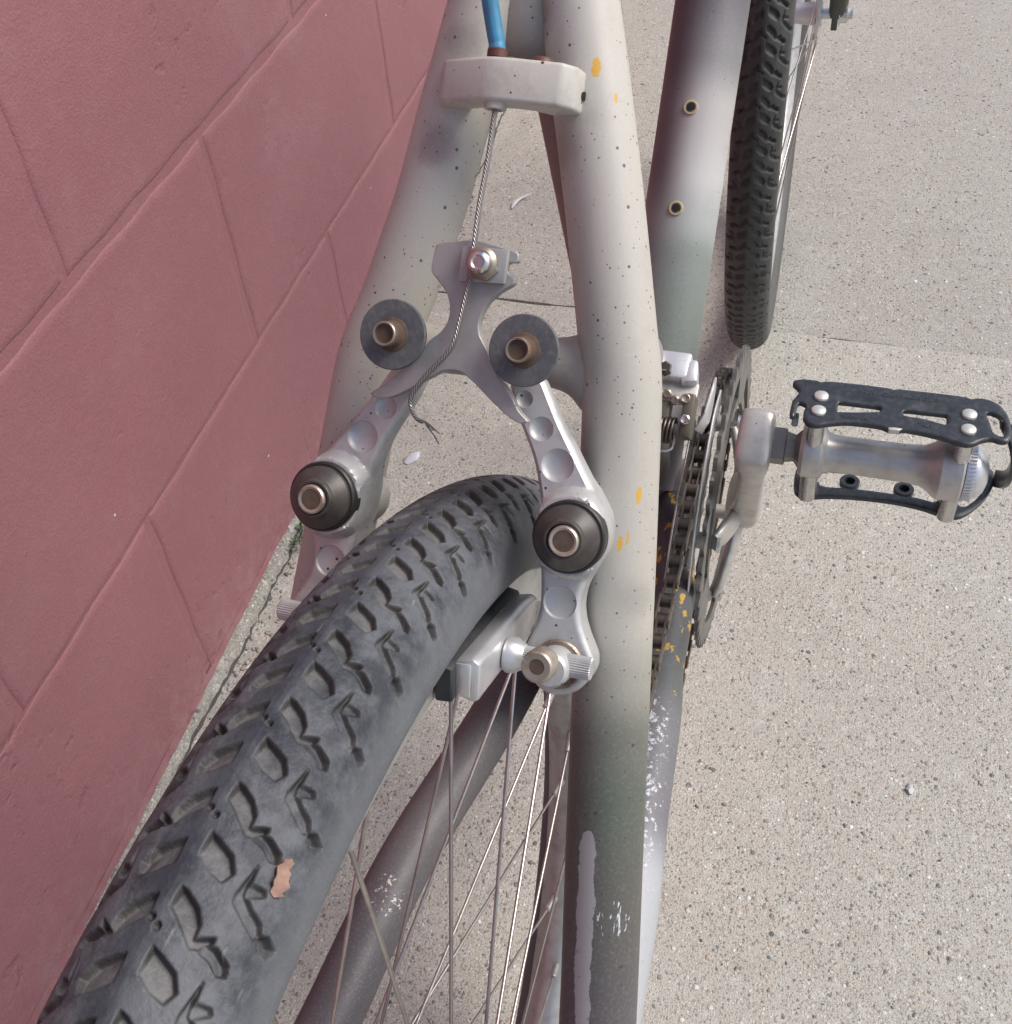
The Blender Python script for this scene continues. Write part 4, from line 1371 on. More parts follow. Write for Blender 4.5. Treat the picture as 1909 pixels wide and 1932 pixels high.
def tile(depths, edge):
    D = np.zeros(len(Q))
    FL = np.zeros(len(Q))
    for poly, dep, flo in zip((PA, PB, PG, PC, PD, PE_), (depths[0], depths[1], depths[1], depths[2], depths[2], depths[1] * 0.6), (1, 1, 0.25, 0.3, 0.2, 0.5)):
        for flipw, sh in ((1, 0.0), (-1, 2.5)):
            P = np.array(poly)
            P = (P - P.mean(0)) * 1.1 + P.mean(0)
            P = P * [1, flipw] + [sh, 0]
            for k_ in range(-1, 4):
                PP = P + [PITCH * k_, 0]
                if PP[:, 0].max() < -2 or PP[:, 0].min() > PITCH + 2:
                    continue
                sd = pdist(PP, Q)
                sd = np.where(pin(PP, Q), sd, -sd)
                t = np.clip(sd / edge + 0.35, 0, 1)
                dv_ = np.array([-0.80, 0.60 * flipw])
                pr_ = PP @ dv_
                rmp = np.clip((Q @ dv_ - pr_.min()) / (pr_.max() - pr_.min()), 0, 1)
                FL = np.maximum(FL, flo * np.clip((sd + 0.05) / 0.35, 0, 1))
                D = np.maximum(D, dep * (0.24 + 0.76 * rmp) * t * t * (3 - 2 * t))
    # pin holes beside the seam
    for c_ in ((-21.1 + PITCH, -0.9), (-19.7 + PITCH, 1.1)):
        r_ = np.hypot(Q[:, 0] - c_[0], Q[:, 1] - c_[1])
        D = np.maximum(D, 1.4 * np.clip((0.95 - r_) / 0.3, 0, 1))
    D = D.reshape(nS, nW)
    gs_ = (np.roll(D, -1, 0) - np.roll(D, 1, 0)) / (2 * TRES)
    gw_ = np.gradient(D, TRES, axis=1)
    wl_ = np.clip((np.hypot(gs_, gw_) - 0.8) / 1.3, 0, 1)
    return D, FL.reshape(nS, nW), wl_


def tyre_mesh(name, rc, rt, s_fine, s_coarse, depths, edge, dw, phase, squash=1.0):
    """tread as real relief; rc crown circle radius of tube centre, rt tube radius; angle a from top towards the rear"""
    tl = tile(depths, edge)
    ro = rc + rt
    ang = [s_fine[0]]
    while ang[-1] < s_fine[1]:
        ang.append(ang[-1] + s_fine[2] / ro)
    while ang[-1] < s_fine[0] + 2 * PI - s_coarse / ro:
        ang.append(ang[-1] + s_coarse / ro)
    ang = np.array(ang)
    wt = np.concatenate([-np.linspace(0.82 * PI * rt, WMAX / 1000, 10)[:-1], np.arange(-WMAX / 1000, WMAX / 1000 + 1e-9, dw), np.linspace(WMAX / 1000, 0.82 * PI * rt, 10)[1:]])
    A, Wd = np.meshgrid(ang, wt, indexing='ij')
    s_mm = (A * ro * 1000 + phase)
    si = (np.mod(s_mm, PITCH) / PITCH * nS)
    wi = (Wd * 1000 + WMAX) / TRES - 0.5
    i0 = np.floor(si - 0.5).astype(int)
    f0 = si - 0.5 - i0
    j0 = np.clip(np.floor(wi).astype(int), 0, nW - 2)
    f1 = np.clip(wi - j0, 0, 1)
    inb = np.abs(Wd) * 1000 < WMAX - 0.5
    D, FLR, WLL = [np.where(inb, (a_[i0 % nS, j0] * (1 - f0) + a_[(i0 + 1) % nS, j0] * f0) * (1 - f1) + (a_[i0 % nS, j0 + 1] * (1 - f0) + a_[(i0 + 1) % nS, j0 + 1] * f0) * f1, 0) for a_ in tl]
    rr = rt - D / 1000
    # moulding seam down the middle
    rr = rr + 0.00006 * np.exp(-((Wd * 1000) / 0.35) ** 2)
    th = Wd / rt
    rad = rc + rr * np.where(np.cos(th) < 0, squash, 1.0) * np.cos(th)
    X = -np.sin(A) * rad
    Z = np.cos(A) * rad
    Y = -rr * np.sin(th)
    V = np.stack([X, Y, Z], -1).reshape(-1, 3)
    n, m = A.shape
    I = np.arange(n)[:, None] * m + np.arange(m - 1)[None]
    J = ((np.arange(n) + 1) % n)[:, None] * m + np.arange(m - 1)[None]
    F = np.stack([I, J, J + 1, I + 1], -1).reshape(-1, 4)
    sd = np.clip((np.abs(Wd) * 1000 - 22) / 8, 0, 1)
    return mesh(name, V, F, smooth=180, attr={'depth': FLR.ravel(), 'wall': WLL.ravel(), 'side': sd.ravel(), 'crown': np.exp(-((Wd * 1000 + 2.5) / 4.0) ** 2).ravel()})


def rim_mesh(name, ro, ri, hw, segs=180):
    # closed rim section (radius, y)
    sec = [(ro, -hw), (ro, -hw + 0.0016), (ro - 0.005, -hw + 0.0022), (ro - 0.010, -hw * 0.75), (ro - 0.013, -hw * 0.35), (ro - 0.013, hw * 0.35), (ro - 0.010, hw * 0.75), (ro - 0.005, hw - 0.0022), (ro, hw - 0.0016), (ro, hw),
           (ro - 0.0007, hw + 0.0004), (ro - 0.0135, hw + 0.0001), (ro - 0.0145, hw - 0.0008), (ri + 0.003, hw * 0.62), (ri + 0.0008, hw * 0.42), (ri, hw * 0.2), (ri, -hw * 0.2), (ri + 0.0008, -hw * 0.42), (ri + 0.003, -hw * 0.62),
           (ro - 0.0145, -hw + 0.0008), (ro - 0.0135, -hw - 0.0001), (ro - 0.0007, -hw - 0.0004)]
    a = np.linspace(0, 2 * PI, segs, endpoint=False)
    V = np.array([[(r * math.cos(t), y, r * math.sin(t)) for r, y in sec] for t in a]).reshape(-1, 3)
    m = len(sec)
    F = [(i * m + k_, i * m + (k_ + 1) % m, ((i + 1) % segs) * m + (k_ + 1) % m, ((i + 1) % segs) * m + k_) for i in range(segs) for k_ in range(m)]
    return fixn(mesh(name, V, F, smooth=30))


def build_wheel(name, ro, ri, hw, n, phase, flr, fll, hub_r, rear):
    """n spokes three-cross; returns the wheel Empty at its own axle"""
    w = empty(name, BIKE, ORG)
    obj('rim', rim_mesh('rim', ro, ri, hw), M['rim'], w)
    hub = MB()
    hub.add(lathe([(flr - 0.0035, 0.010), (flr - 0.0015, hub_r), (flr + 0.0015, hub_r), (flr + 0.004, 0.011), (0, 0.0085), (fll - 0.004, 0.011), (fll - 0.0015, hub_r), (fll + 0.0015, hub_r), (fll + 0.0035, 0.010)], (0, 0, 0), (0, 1, 0), 40))
    hub.add(lathe([(-0.064, 0.0048), (0.064, 0.0048)], (0, 0, 0), (0, 1, 0), 16))
    obj('hub', hub.mesh('hub'), M['alu_shiny'], w)
    rn = ri + 0.001
    kinds = {}
    per = n // 4
    for sidek, fy in ((0, flr), (1, fll)):
        for lead in (0, 1):
            # spoke from hub hole to rim hole; hub hole rotated by about three crossings
            idx = sidek + 2 * lead
            dirn = 1 if lead else -1
            ra = 0.0
            ha = dirn * 3 * (2 * PI / (n / 2)) * 0.98
            hole = np.array([hub_r * 0.86 * math.cos(ha), fy + (0.0022 if lead else -0.0022) * (1 if fy > 0 else -1), hub_r * 0.86 * math.sin(ha)])
            end = np.array([rn * math.cos(ra), (0.003 if fy > 0 else -0.003), rn * math.sin(ra)])
            dd = nrm(end - hole)
            sp = MB().add(sweep([hole, hole + (end - hole) * 0.5, end - dd * 0.006], 0.00078, 8, ref=(0, 1, 0)))
            np_ = MB().add(lathe([(-0.0125, 0.0013), (-0.0120, 0.0018), (-0.004, 0.0019), (-0.0035, 0.0022), (0.0015, 0.0022)], end, dd, 12))
            kinds[idx] = (sp.mesh('spoke', 80), np_.mesh('nipple', 40))
            kinds[idx][0].materials.append(M['spoke'])
            kinds[idx][1].materials.append(M['rim'])
    order = [0, 1, 2, 3]
    for i in range(n):
        a = phase + 2 * PI * i / n
        me_s, me_n = kinds[order[i % 4]]
        for nm, me in (('spoke', me_s), ('nipple', me_n)):
            o = bpy.data.objects.new(nm, me)
            COL.objects.link(o)
            o.parent = w
            o.rotation_euler = (0, -a, 0)
    return w


rw = build_wheel('rear_wheel', 0.2668, 0.2435, 0.0128, 36, math.radians(-2.5), -0.024, 0.033, 0.0225, True)
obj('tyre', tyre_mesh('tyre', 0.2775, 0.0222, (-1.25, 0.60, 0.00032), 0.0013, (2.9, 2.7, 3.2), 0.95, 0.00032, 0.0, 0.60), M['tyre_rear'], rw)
fwm = MB()
for i in range(6):
    r_ = 0.026 + 0.0055 * i
    nt = 13 + 2 * i
    fwm.add(lathe([(-0.001, r_ - 0.004), (-0.001, r_), (0.001, r_), (0.001, r_ - 0.004)], (0, -0.052 + 0.0052 * i, 0), (0, 1, 0), nt * 2))
obj('sprocket', fwm.mesh('sprocket'), M['steel_dark'], rw)

# front wheel, turned slightly about the steering axis
WB, STEER = 1.0904, 0.0595
fw = build_wheel('front_wheel', 0.3000, 0.2770, 0.0122, 32, 0.1, -0.034, 0.034, 0.0270, False)
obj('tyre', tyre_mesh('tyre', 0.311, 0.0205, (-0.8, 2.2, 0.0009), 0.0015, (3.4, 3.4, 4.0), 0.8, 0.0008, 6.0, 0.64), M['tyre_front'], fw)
stick = MB()
V = []
for i in range(9):
    t_ = 1.16 + 0.16 * i / 8
    for r_ in (0.2830, 0.2985):
        V.append((r_ * -math.sin(t_), -0.0132, r_ * math.cos(t_)))
F = [(2 * i, 2 * i + 1, 2 * i + 3, 2 * i + 2) for i in range(8)]
sk = bevelled('rim_sticker', [(np.vstack([V, np.array(V) + [0, 0.0006, 0]]), F + [tuple(q + 18 for q in f[::-1]) for f in F])], 0)
M['sticker'] = m_plain('yellow_rim_sticker', (0.62, 0.55, 0.05), 0.4)
obj('rim_sticker', sk, M['sticker'], fw)
piv = np.array([WB - 0.06, 0, 0])
Rs = Matrix.Rotation(STEER, 4, 'Z')
ctr = np.array(Rs @ Vector((0.06, 0, 0))) + piv
fw.location = Vector(ORG + ctr)
fw.rotation_euler = (0, 0, STEER)

fk = pempty('fork')
fk.location = Vector(ORG + ctr)
fk.rotation_euler = (0, 0, STEER)
for sgn in (-1, 1):
    lg = cr([(0.0, sgn * 0.0520, 0.000), (-0.012, sgn * 0.0530, 0.04), (-0.045, sgn * 0.0550, 0.14), (-0.085, sgn * 0.056, 0.26), (-0.130, sgn * 0.052, 0.385)], 6)
    obj('fork_leg', mesh('fork_leg', *sweep(lg, np.linspace(0.0085, 0.0135, len(lg)), 24, ref=(1, 0, 0)), smooth=60), M['fork'], fk)
    pl = prism([(-0.011, -0.012), (0.011, -0.012), (0.012, 0.008), (0.006, 0.03), (-0.016, 0.032), (-0.012, 0.01)], -0.003, 0.003, lambda P, h, sg=sgn: np.c_[P[:, 0], sg * 0.0500 + h, P[:, 1]])
    obj('fork_tip', bevelled('fork_tip', [pl], 0.0008), M['fork'], fk)
    hexn = MB().add(lathe([(0, 0.0105), (0.0014, 0.0105), (0.0016, 0.0085), (0.0078, 0.0085), (0.0088, 0.0070), (0.0088, 0.0048), (0.013, 0.0046)], (0, sgn * 0.0535, 0), (0, sgn, 0), 12))
    obj('axle_nut', hexn.mesh('axle_nut', 25), M['chrome'], fk)
obj('fork_crown', mesh('fork_crown', *sweep(cr([(-0.130, -0.052, 0.385), (-0.137, -0.03, 0.402), (-0.138, 0, 0.405), (-0.137, 0.03, 0.402), (-0.130, 0.052, 0.385)], 5), 0.0145, 20, ref=(0, 0, 1)), smooth=60), M['fork'], fk)

# --- crankset
crk = pempty('crankset')


def ring_geo(nt, y, th, r_in, holes=None, tooth=0.0042, xz=BB):
    ro = nt * 0.0127 / (2 * PI)
    n = nt * 8
    out = []
    for i in range(n):
        a = 2 * PI * i / n
        p = (i % 8) / 8.0
        t = 0.5 - 0.5 * math.cos(2 * PI * p)
        out.append(((ro - tooth * 0.75 + tooth * 1.5 * t ** 0.9) * math.cos(a), (ro - tooth * 0.75 + tooth * 1.5 * t ** 0.9) * math.sin(a)))
    hs = [[(r_in * math.cos(a), r_in * math.sin(a)) for a in np.linspace(0, 2 * PI, 90, endpoint=False)]]
    hs += holes or []
    mp = lambda P, h: np.c_[xz[0] + P[:, 0], y + h, xz[2] + P[:, 1]]
    g = relief(np.array(out), lambda P, d: th / 2 - 0.0004 * np.clip(1 - d / 0.0008, 0, 1), lambda P, d: -th / 2 + 0.0004 * np.clip(1 - d / 0.0008, 0, 1), mp, holes=hs, sp=0.0035, cham=())
    return g


def arc_slot(r0, r1, a0, a1, n=14):
    t = np.linspace(a0, a1, n)
    mid = (r0 + r1) / 2
    o = [(r1 * math.cos(a), r1 * math.sin(a)) for a in t]
    i_ = [(r0 * math.cos(a), r0 * math.sin(a)) for a in t[::-1]]
    return o + i_


CA = 2.17                               # crank angle from +x towards +z
RC = BB + np.array([0.004, 0, -0.004])
slots = [arc_slot(0.0665, 0.0800, CA + 2 * PI * (k_ + 0.5) / 5 - 0.36, CA + 2 * PI * (k_ + 0.5) / 5 + 0.36) for k_ in range(5)]
obj('chainring', fixn(mesh('chainring', *ring_geo(46, -0.0505, 0.0032, 0.0600, slots, xz=RC), smooth=35)), M['ring'], crk)
obj('chainring', fixn(mesh('chainring', *ring_geo(38, -0.0400, 0.0028, 0.0580, xz=RC), smooth=35)), M['ring'], crk)
obj('chainring', fixn(mesh('chainring', *ring_geo(28, -0.0320, 0.0026, 0.0400, xz=RC), smooth=35)), M['ring'], crk)
er = np.array([math.cos(CA), 0, math.sin(CA)])
et = np.array([-math.sin(CA), 0, math.cos(CA)])
ey = np.array([0, 1.0, 0])


def crank_sweep(rows):
    """rows: (distance from axle, y centre, half width t, half thickness y, round) rounded-rect sections"""
    segs = 28
    V, F = [], []
    a = np.linspace(0, 2 * PI, segs, endpoint=False)
    for (d_, yc, hw_, hy, ex) in rows:
        ca, sa = np.cos(a), np.sin(a)
        x = np.sign(ca) * np.abs(ca) ** ex * hw_
        yy = np.sign(sa) * np.abs(sa) ** ex * hy
        V.append(BB + er * d_ + np.outer(x, et) + np.outer(yc + yy, ey))
    V = np.vstack(V)
    for i in range(len(rows) - 1):
        for q in range(segs):
            F.append((i * segs + q, i * segs + (q + 1) % segs, (i + 1) * segs + (q + 1) % segs, (i + 1) * segs + q))
    F.append(tuple(range(segs)))
    F.append(tuple((len(rows) - 1) * segs + q for q in range(segs)))
    return V, F


rows = [(-0.0165, -0.0630, 0.010, 0.0070, 0.6), (-0.012, -0.0630, 0.0150, 0.0095, 0.6), (0.0, -0.0635, 0.0172, 0.0110, 0.6), (0.016, -0.0645, 0.0160, 0.0105, 0.55), (0.035, -0.0665, 0.0130, 0.0092, 0.5), (0.06, -0.0690, 0.0118, 0.0082, 0.45),
        (0.10, -0.0720, 0.0112, 0.0074, 0.45), (0.14, -0.0745, 0.0118, 0.0072, 0.45), (0.154, -0.0755, 0.0132, 0.0076, 0.4), (0.170, -0.0760, 0.0150, 0.0082, 0.35), (0.181, -0.0760, 0.0140, 0.0082, 0.38), (0.1838, -0.0760, 0.0118, 0.0070, 0.45), (0.1848, -0.0760, 0.0070, 0.0045, 0.6)]
rw_ = cr(np.array(rows), 4)
obj('crank_arm', fixn(mesh('crank_arm', *crank_sweep([tuple(r) for r in rw_]), smooth=50)), M['alu_dirty'], crk)
for k_ in range(5):
    a = CA + 2 * PI * (k_ + (0.5 if False else 0)) / 5 + 0.63
    d0 = np.array([math.cos(a), 0, math.sin(a)])
    arm_ = cr([BB + ey * -0.0610 + d0 * 0.010, BB + ey * -0.0600 + d0 * 0.03, BB + ey * -0.0570 + d0 * 0.048, RC + ey * -0.0535 + d0 * 0.0610], 6)
    obj('spider_arm', mesh('spider_arm', *sweep(arm_, np.linspace(0.0105, 0.0068, len(arm_)), 20, ref=(0, 1, 0), flat=(0.45, 1.0)), smooth=50), M['alu_dirty'], crk)
    obj('chainring_bolt', MB().add(lathe([(0, 0.0052), (0.0016, 0.0050), (0.0022, 0.0040), (0.0012, 0.0026), (0.001, 0)], RC + ey * -0.0555 + d0 * 0.062, -ey, 20)).mesh('chainring_bolt'), M['chrome'], crk)
    obj('ring_spacer', MB().add(lathe([(0, 0.0050), (0.011, 0.0050)], RC + ey * -0.0485 + d0 * 0.0605, ey, 16)).mesh('ring_spacer'), M['alu_dirty'], crk)

# --- chain: individual links along the loop
chn = pempty('chain')
rch = 38 * 0.0127 / (2 * PI)
yr, yk = -0.0400, -0.0490
cog_r = 0.0325
loop = []
# top run from cog to ring, round the front of the ring, lower run back to the jockey wheel
t0 = np.array([0.0, 0.0, 0.0]) + np.array([0.004, yk, cog_r])
aT = math.radians(97)
for t in np.linspace(0, 1, 60):
    e = RC + np.array([rch * math.cos(aT), yr, rch * math.sin(aT)])
    loop.append(t0 + (e - t0) * t)
for a in np.linspace(aT, -math.radians(92), 80)[1:]:
    loop.append(RC + np.array([rch * math.cos(a), yr + 0.002 * max(0, -math.sin(a)), rch * math.sin(a)]))
e = np.array([0.04, -0.046, -0.1185])
p_ = loop[-1]
for t in np.linspace(0, 1, 60)[1:]:
    loop.append(p_ + (e - p_) * t + np.array([0, 0, -0.006 * math.sin(PI * t)]))
jk = cr([loop[-1], (0.034, -0.0465, -0.1190), (0.024, -0.0470, -0.1180), (0.0175, -0.0472, -0.1085), (0.0200, -0.0475, -0.0950), (0.0290, -0.0478, -0.0800), (0.0330, -0.0480, -0.0690), (0.0290, -0.0483, -0.0590),
         (0.0150, -0.0486, -0.0480), (-0.0050, -0.0490, -0.0350), (-0.0240, -0.0492, -0.0220), (-0.0320, -0.0494, -0.0020), (-0.0260, -0.0495, 0.0200), (-0.0100, -0.0495, 0.0312), loop[0]], 10)
loop = loop + [q for q in jk[1:]]
loop = np.array(loop)
seglen = np.concatenate([[0], np.cumsum(np.linalg.norm(np.diff(loop, axis=0), axis=1))])
npin = int(seglen[-1] / 0.0127)
pins = np.array([[np.interp(0.0127 * i, seglen, loop[:, c]) for c in range(3)] for i in range(npin + 1)])


def link_mesh(outer):
    mb = MB()
    hy = 0.0033 if outer else 0.0022
    sl = []
    for i in range(10):
        a = PI / 2 + PI * i / 9
        sl.append((-0.00635 + 0.0040 * math.cos(a), 0.0040 * math.sin(a)))
    for i in range(10):
        a = -PI / 2 + PI * i / 9
        sl.append((0.00635 + 0.0040 * math.cos(a), 0.0040 * math.sin(a)))
    sl.insert(10, (0, -0.0030))
    sl.append((0, 0.0030))
    for s_ in (-1, 1):
        mb.add(prism(sl, s_ * hy - 0.0005, s_ * hy + 0.0005, lambda P, h: np.c_[P[:, 0], h, P[:, 1]]))
    for x_ in (-0.00635, 0.00635):
        if outer:
            mb.add(lathe([(-0.0041, 0.0015), (-0.0039, 0.0018), (0.0039, 0.0018), (0.0041, 0.0015)], (x_, 0, 0), (0, 1, 0), 10))
        else:
            mb.add(lathe([(-0.0022, 0.0038), (0.0022, 0.0038)], (x_, 0, 0), (0, 1, 0), 12))
    return fixn(mb.mesh('outer_link' if outer else 'inner_link', 35))


lm = [link_mesh(True), link_mesh(False)]
lm[0].materials.append(M['chain_edge'])
lm[1].materials.append(M['chain'])
for i in range(npin):
    a_, b_ = pins[i], pins[i + 1]
    x_ = nrm(b_ - a_)
    y_ = nrm(ey - x_ * (ey @ x_))
    z_ = np.cross(x_, y_)
    o = bpy.data.objects.new('outer_link' if i % 2 == 0 else 'inner_link', lm[i % 2])
    COL.objects.link(o)
    o.parent = chn
    mm = Matrix((Vector(x_), Vector(y_), Vector(z_))).transposed().to_4x4()
    mm.translation = Vector((a_ + b_) / 2)
    o.matrix_local = mm

rm = pempty('rear_derailleur')
for jx, jz in ((0.0215, -0.0690), (0.0275, -0.1080)):
    jn = 11
    jo = []
    for i in range(jn * 4):
        a = 2 * PI * i / (jn * 4)
        r_ = 0.0205 * (0.5 if False else 1) - 0.0085 + (0.0018 if i % 4 in (0, 1) else -0.0012)
        jo.append((jx + r_ * math.cos(a), jz + r_ * math.sin(a)))
    obj('jockey_wheel', bevelled('jockey_wheel', [prism(jo, -0.0486, -0.0466, lambda P, h: np.c_[P[:, 0], h, P[:, 1]])], 0), M['cap_edge'], rm)
cgp = [(0.0130, -0.0640), (0.0215, -0.0565), (0.0300, -0.0640), (0.0365, -0.1060), (0.0275, -0.1180), (0.0185, -0.1080)]
for y_ in (-0.0535, -0.0425):
    obj('jockey_cage', bevelled('jockey_cage', [prism(cgp, y_ - 0.0006, y_ + 0.0006, lambda P, h: np.c_[P[:, 0], h, P[:, 1]])], 0.0003, 1), M['bracket_rear'], rm)
obj('mech_body', mesh('mech_body', *sweep(cr([(0.006, -0.074, -0.022), (0.016, -0.076, -0.034), (0.026, -0.066, -0.050), (0.0215, -0.055, -0.067)], 6), 0.0075, 16, ref=(0, 1, 0)), smooth=60), M['alu_dirty'], rm)

# --- front derailleur
M['bracket'] = m_metal('dark_bracket_steel', (0.16, 0.145, 0.115), 0.45, rust=0.2, grime=0.5, metallic=0.5, rustcol=(0.10, 0.06, 0.03))
fd = pempty('front_derailleur')


def plate_path(pts, width_dir, w, th):
    """strip of sheet metal along pts with given width direction and widths"""
    P = np.asarray(pts, float)
    n = len(P)
    w = np.broadcast_to(np.asarray(w, float), (n,))
    V, F = [], []
    for i in range(n):
        T = nrm(P[min(i + 1, n - 1)] - P[max(i - 1, 0)])
        wd = nrm(np.asarray(width_dir) - T * (T @ np.asarray(width_dir, float)))
        nn = np.cross(T, wd)
        for a_, b_ in ((-1, -1), (1, -1), (1, 1), (-1, 1)):
            V.append(P[i] + wd * a_ * w[i] / 2 + nn * b_ * th / 2)
    for i in range(n - 1):
        for q in range(4):
            F.append((i * 4 + q, i * 4 + (q + 1) % 4, (i + 1) * 4 + (q + 1) % 4, (i + 1) * 4 + q))
    F += [(0, 1, 2, 3), tuple((n - 1) * 4 + q for q in range(4))]
    return V, F


def ringpt(ang, r, y):
    return RC + np.array([r * math.cos(ang), y, r * math.sin(ang)])


cage_o = [ringpt(math.radians(a), 0.0895, -0.0450 - 0.0006 * math.sin((a - 60) / 120 * PI)) for a in np.linspace(95, 172, 16)]
cage_i = [ringpt(math.radians(a), 0.0900 + (0 if a < 120 else 0.00018 * (a - 120)), -0.0348 + (0.0000 if a < 130 else 0.00006 * (a - 130))) for a in np.linspace(108, 178, 16)]
wd_o = np.interp(np.linspace(0, 1, 16), [0, 0.15, 0.5, 1], [0.010, 0.018, 0.016, 0.010])
V, F = [], []


def cage(pts, w):
    V, F = [], []
    P = np.array(pts)
    n = len(P)
    for i in range(n):
        rd = nrm(P[i] - np.array([RC[0], P[i][1], RC[2]]))
        for a_, b_ in ((-0.35, -1), (0.65, -1), (0.65, 1), (-0.35, 1)):
            V.append(P[i] + rd * a_ * w[i] + ey * b_ * 0.0005)
    for i in range(n - 1):
        for q in range(4):
            F.append((i * 4 + q, i * 4 + (q + 1) % 4, (i + 1) * 4 + (q + 1) % 4, (i + 1) * 4 + q))
    F += [(0, 1, 2, 3), tuple((n - 1) * 4 + q for q in range(4))]
    return V, F


obj('cage_plate', bevelled('cage_plate', [cage(cage_o, wd_o)], 0.0003, 1, 30), M['alu_shiny'], fd)
obj('cage_plate', bevelled('cage_plate', [cage(cage_i, wd_o * 0.9)], 0.0003, 1, 30), M['chrome'], fd)
pe_ = ringpt(math.radians(172), 0.092, -0.0395)
obj('cage_bridge', bevelled('cage_bridge', [box(pe_ + [-0.003, -0.0062, -0.0008], pe_ + [0.003, 0.009, 0.0008])], 0.0004), M['chrome'], fd)
# white folded tab at the top of the outer plate
tb = np.array([0.4095, -0.0440, 0.0865])
obj('cage_tab', bevelled('cage_tab', [plate_path([tb + [-0.0165, 0.0045, -0.010], tb + [-0.010, 0.0008, -0.004], tb + [0.004, 0.0, 0.002], tb + [0.014, 0.0005, 0.001]], (0, 0, 1), [0.010, 0.014, 0.014, 0.007], 0.0012)], 0.0004), M['alu_shiny'], fd)
ST = lambda z: BB + s72 * ((z - BB[2]) / s72[2])
c_ = ST(0.099)
obj('clamp_band', MB().add(lathe([(-0.007, 0.0184), (-0.007, 0.0205), (0.007, 0.0205), (0.007, 0.0184)], c_ + s72 * 0.022, s72, 40)).mesh('clamp_band'), M['alu_dirty'], fd)
bd = c_ + s72 * 0.016


def loft_box(pts8):
    return pts8, box((0, 0, 0), (1, 1, 1))[1]


def lbox(c, ax, ay, az, hx, hy, hz):
    c = np.asarray(c, float)
    return [c + ax * sx * hx + ay * sy * hy + az * sz * hz for sx, sy, sz in ((-1, -1, -1), (1, -1, -1), (1, 1, -1), (-1, 1, -1), (-1, -1, 1), (1, -1, 1), (1, 1, 1), (-1, 1, 1))], box((0, 0, 0), (1, 1, 1))[1]


sx_ = nrm(np.array([s72[2], 0, -s72[0]]))
obj('clamp_body', bevelled('clamp_body', [lbox(bd + [0.0, -0.0245, 0.004], sx_, ey, s72, 0.008, 0.010, 0.0058)], 0.0018, 2), M['alu_shiny'], fd)
obj('link_arm', bevelled('link_arm', [lbox(bd + [-0.002, -0.0345, 0.0015], nrm(sx_ + ey * 0.15), nrm(ey - sx_ * 0.15), s72, 0.0068, 0.0045, 0.0072)], 0.0018, 2), M['alu_shiny'], fd)
obj('lower_plate', bevelled('lower_plate', [lbox(bd + [-0.012, -0.0270, -0.0015], sx_, ey, s72, 0.0060, 0.0135, 0.0018)], 0.0006, 2), M['alu_dirty'], fd)
obj('cable_bolt', MB().add(lathe([(0, 0.0038), (0.003, 0.0038), (0.0036, 0.003), (0.0037, 0.0)], bd + [-0.006, -0.0225, 0.0085], nrm(s72 + np.array([-0.4, 0, 0])), 6)).mesh('cable_bolt'), M['steel_dark'], fd)
obj('shift_cable', mesh('shift_cable', *sweep(cr([bd + [-0.010, -0.0235, 0.011], bd + [-0.012, -0.016, 0.013], bd + [-0.010, -0.006, 0.022]], 6), 0.0007, 8), smooth=80), M['steel_dark'], fd)
# parallelogram links, pivots, spring below the body
obj('outer_link_arm', bevelled('outer_link_arm', [lbox(bd + [-0.020, -0.0375, -0.010], nrm(sx_ * 1.0 + s72 * 0.4), ey, nrm(s72 - sx_ * 0.4), 0.0115, 0.0030, 0.0070)], 0.0014, 2), M['bracket'], fd)
obj('inner_link_arm', bevelled('inner_link_arm', [lbox(bd + [-0.022, -0.0230, -0.012], nrm(sx_ + s72 * 0.4), ey, nrm(s72 - sx_ * 0.4), 0.0100, 0.0050, 0.0050)], 0.0012, 2), M['bracket'], fd)
for q in ((-0.015, -0.0255, 0.000), (-0.017, -0.0300, -0.002), (-0.016, -0.0210, 0.001)):
    obj('limit_screw', MB().add(lathe([(-0.012, 0.0016), (0, 0.0016), (0.0002, 0.0026), (0.0022, 0.0026), (0.0028, 0.0018), (0.0026, 0)], bd + np.array(q), nrm([-0.8, 0, 0.6]), 14)).mesh('limit_screw'), M['brassy'], fd)
obj('pivot_pin', MB().add(lathe([(0, 0.0026), (0.0022, 0.0026), (0.0026, 0.002), (0.0022, 0.0012), (0.002, 0)], bd + [-0.0265, -0.0370, -0.006], nrm([-0.7, 0, 0.7]), 16)).mesh('pivot_pin'), M['chrome'], fd)
obj('pivot_pin', MB().add(lathe([(0, 0.0024), (0.0022, 0.0024), (0.0026, 0.002), (0.0022, 0.0012), (0.002, 0)], bd + [-0.017, -0.0355, 0.000], nrm([-0.7, 0, 0.7]), 16)).mesh('pivot_pin'), M['rusty'], fd)
sp0 = bd + np.array([-0.0275, -0.0245, -0.014])
tt = np.linspace(0, 7 * 2 * PI, 7 * 14)
spv = np.array([sp0 + ey * (-0.0070 + 0.014 * i / len(tt)) + 0.0064 * (math.cos(t) * np.array([1, 0, 0]) + math.sin(t) * np.array([0, 0, 1])) for i, t in enumerate(tt)])
obj('return_spring', mesh('return_spring', *sweep(spv, 0.00095, 8, ref=(0, 1, 0)), smooth=80), M['steel_dark'], fd)
obj('spring_hook', mesh('spring_hook', *sweep(cr([sp0 + [-0.002, -0.007, 0.006], sp0 + [-0.005, -0.008, 0.0], sp0 + [-0.009, -0.0075, -0.004], sp0 + [-0.011, -0.002, -0.005], sp0 + [-0.010, 0.005, -0.004]], 6), 0.0008, 8, ref=(0, 0, 1)), smooth=80), M['chrome'], fd)

# --- pedal: quill cage, barrel, posts and cap (axis runs along -y from the crank eye)
ped = pempty('pedal')
PE = BB + 0.17 * er


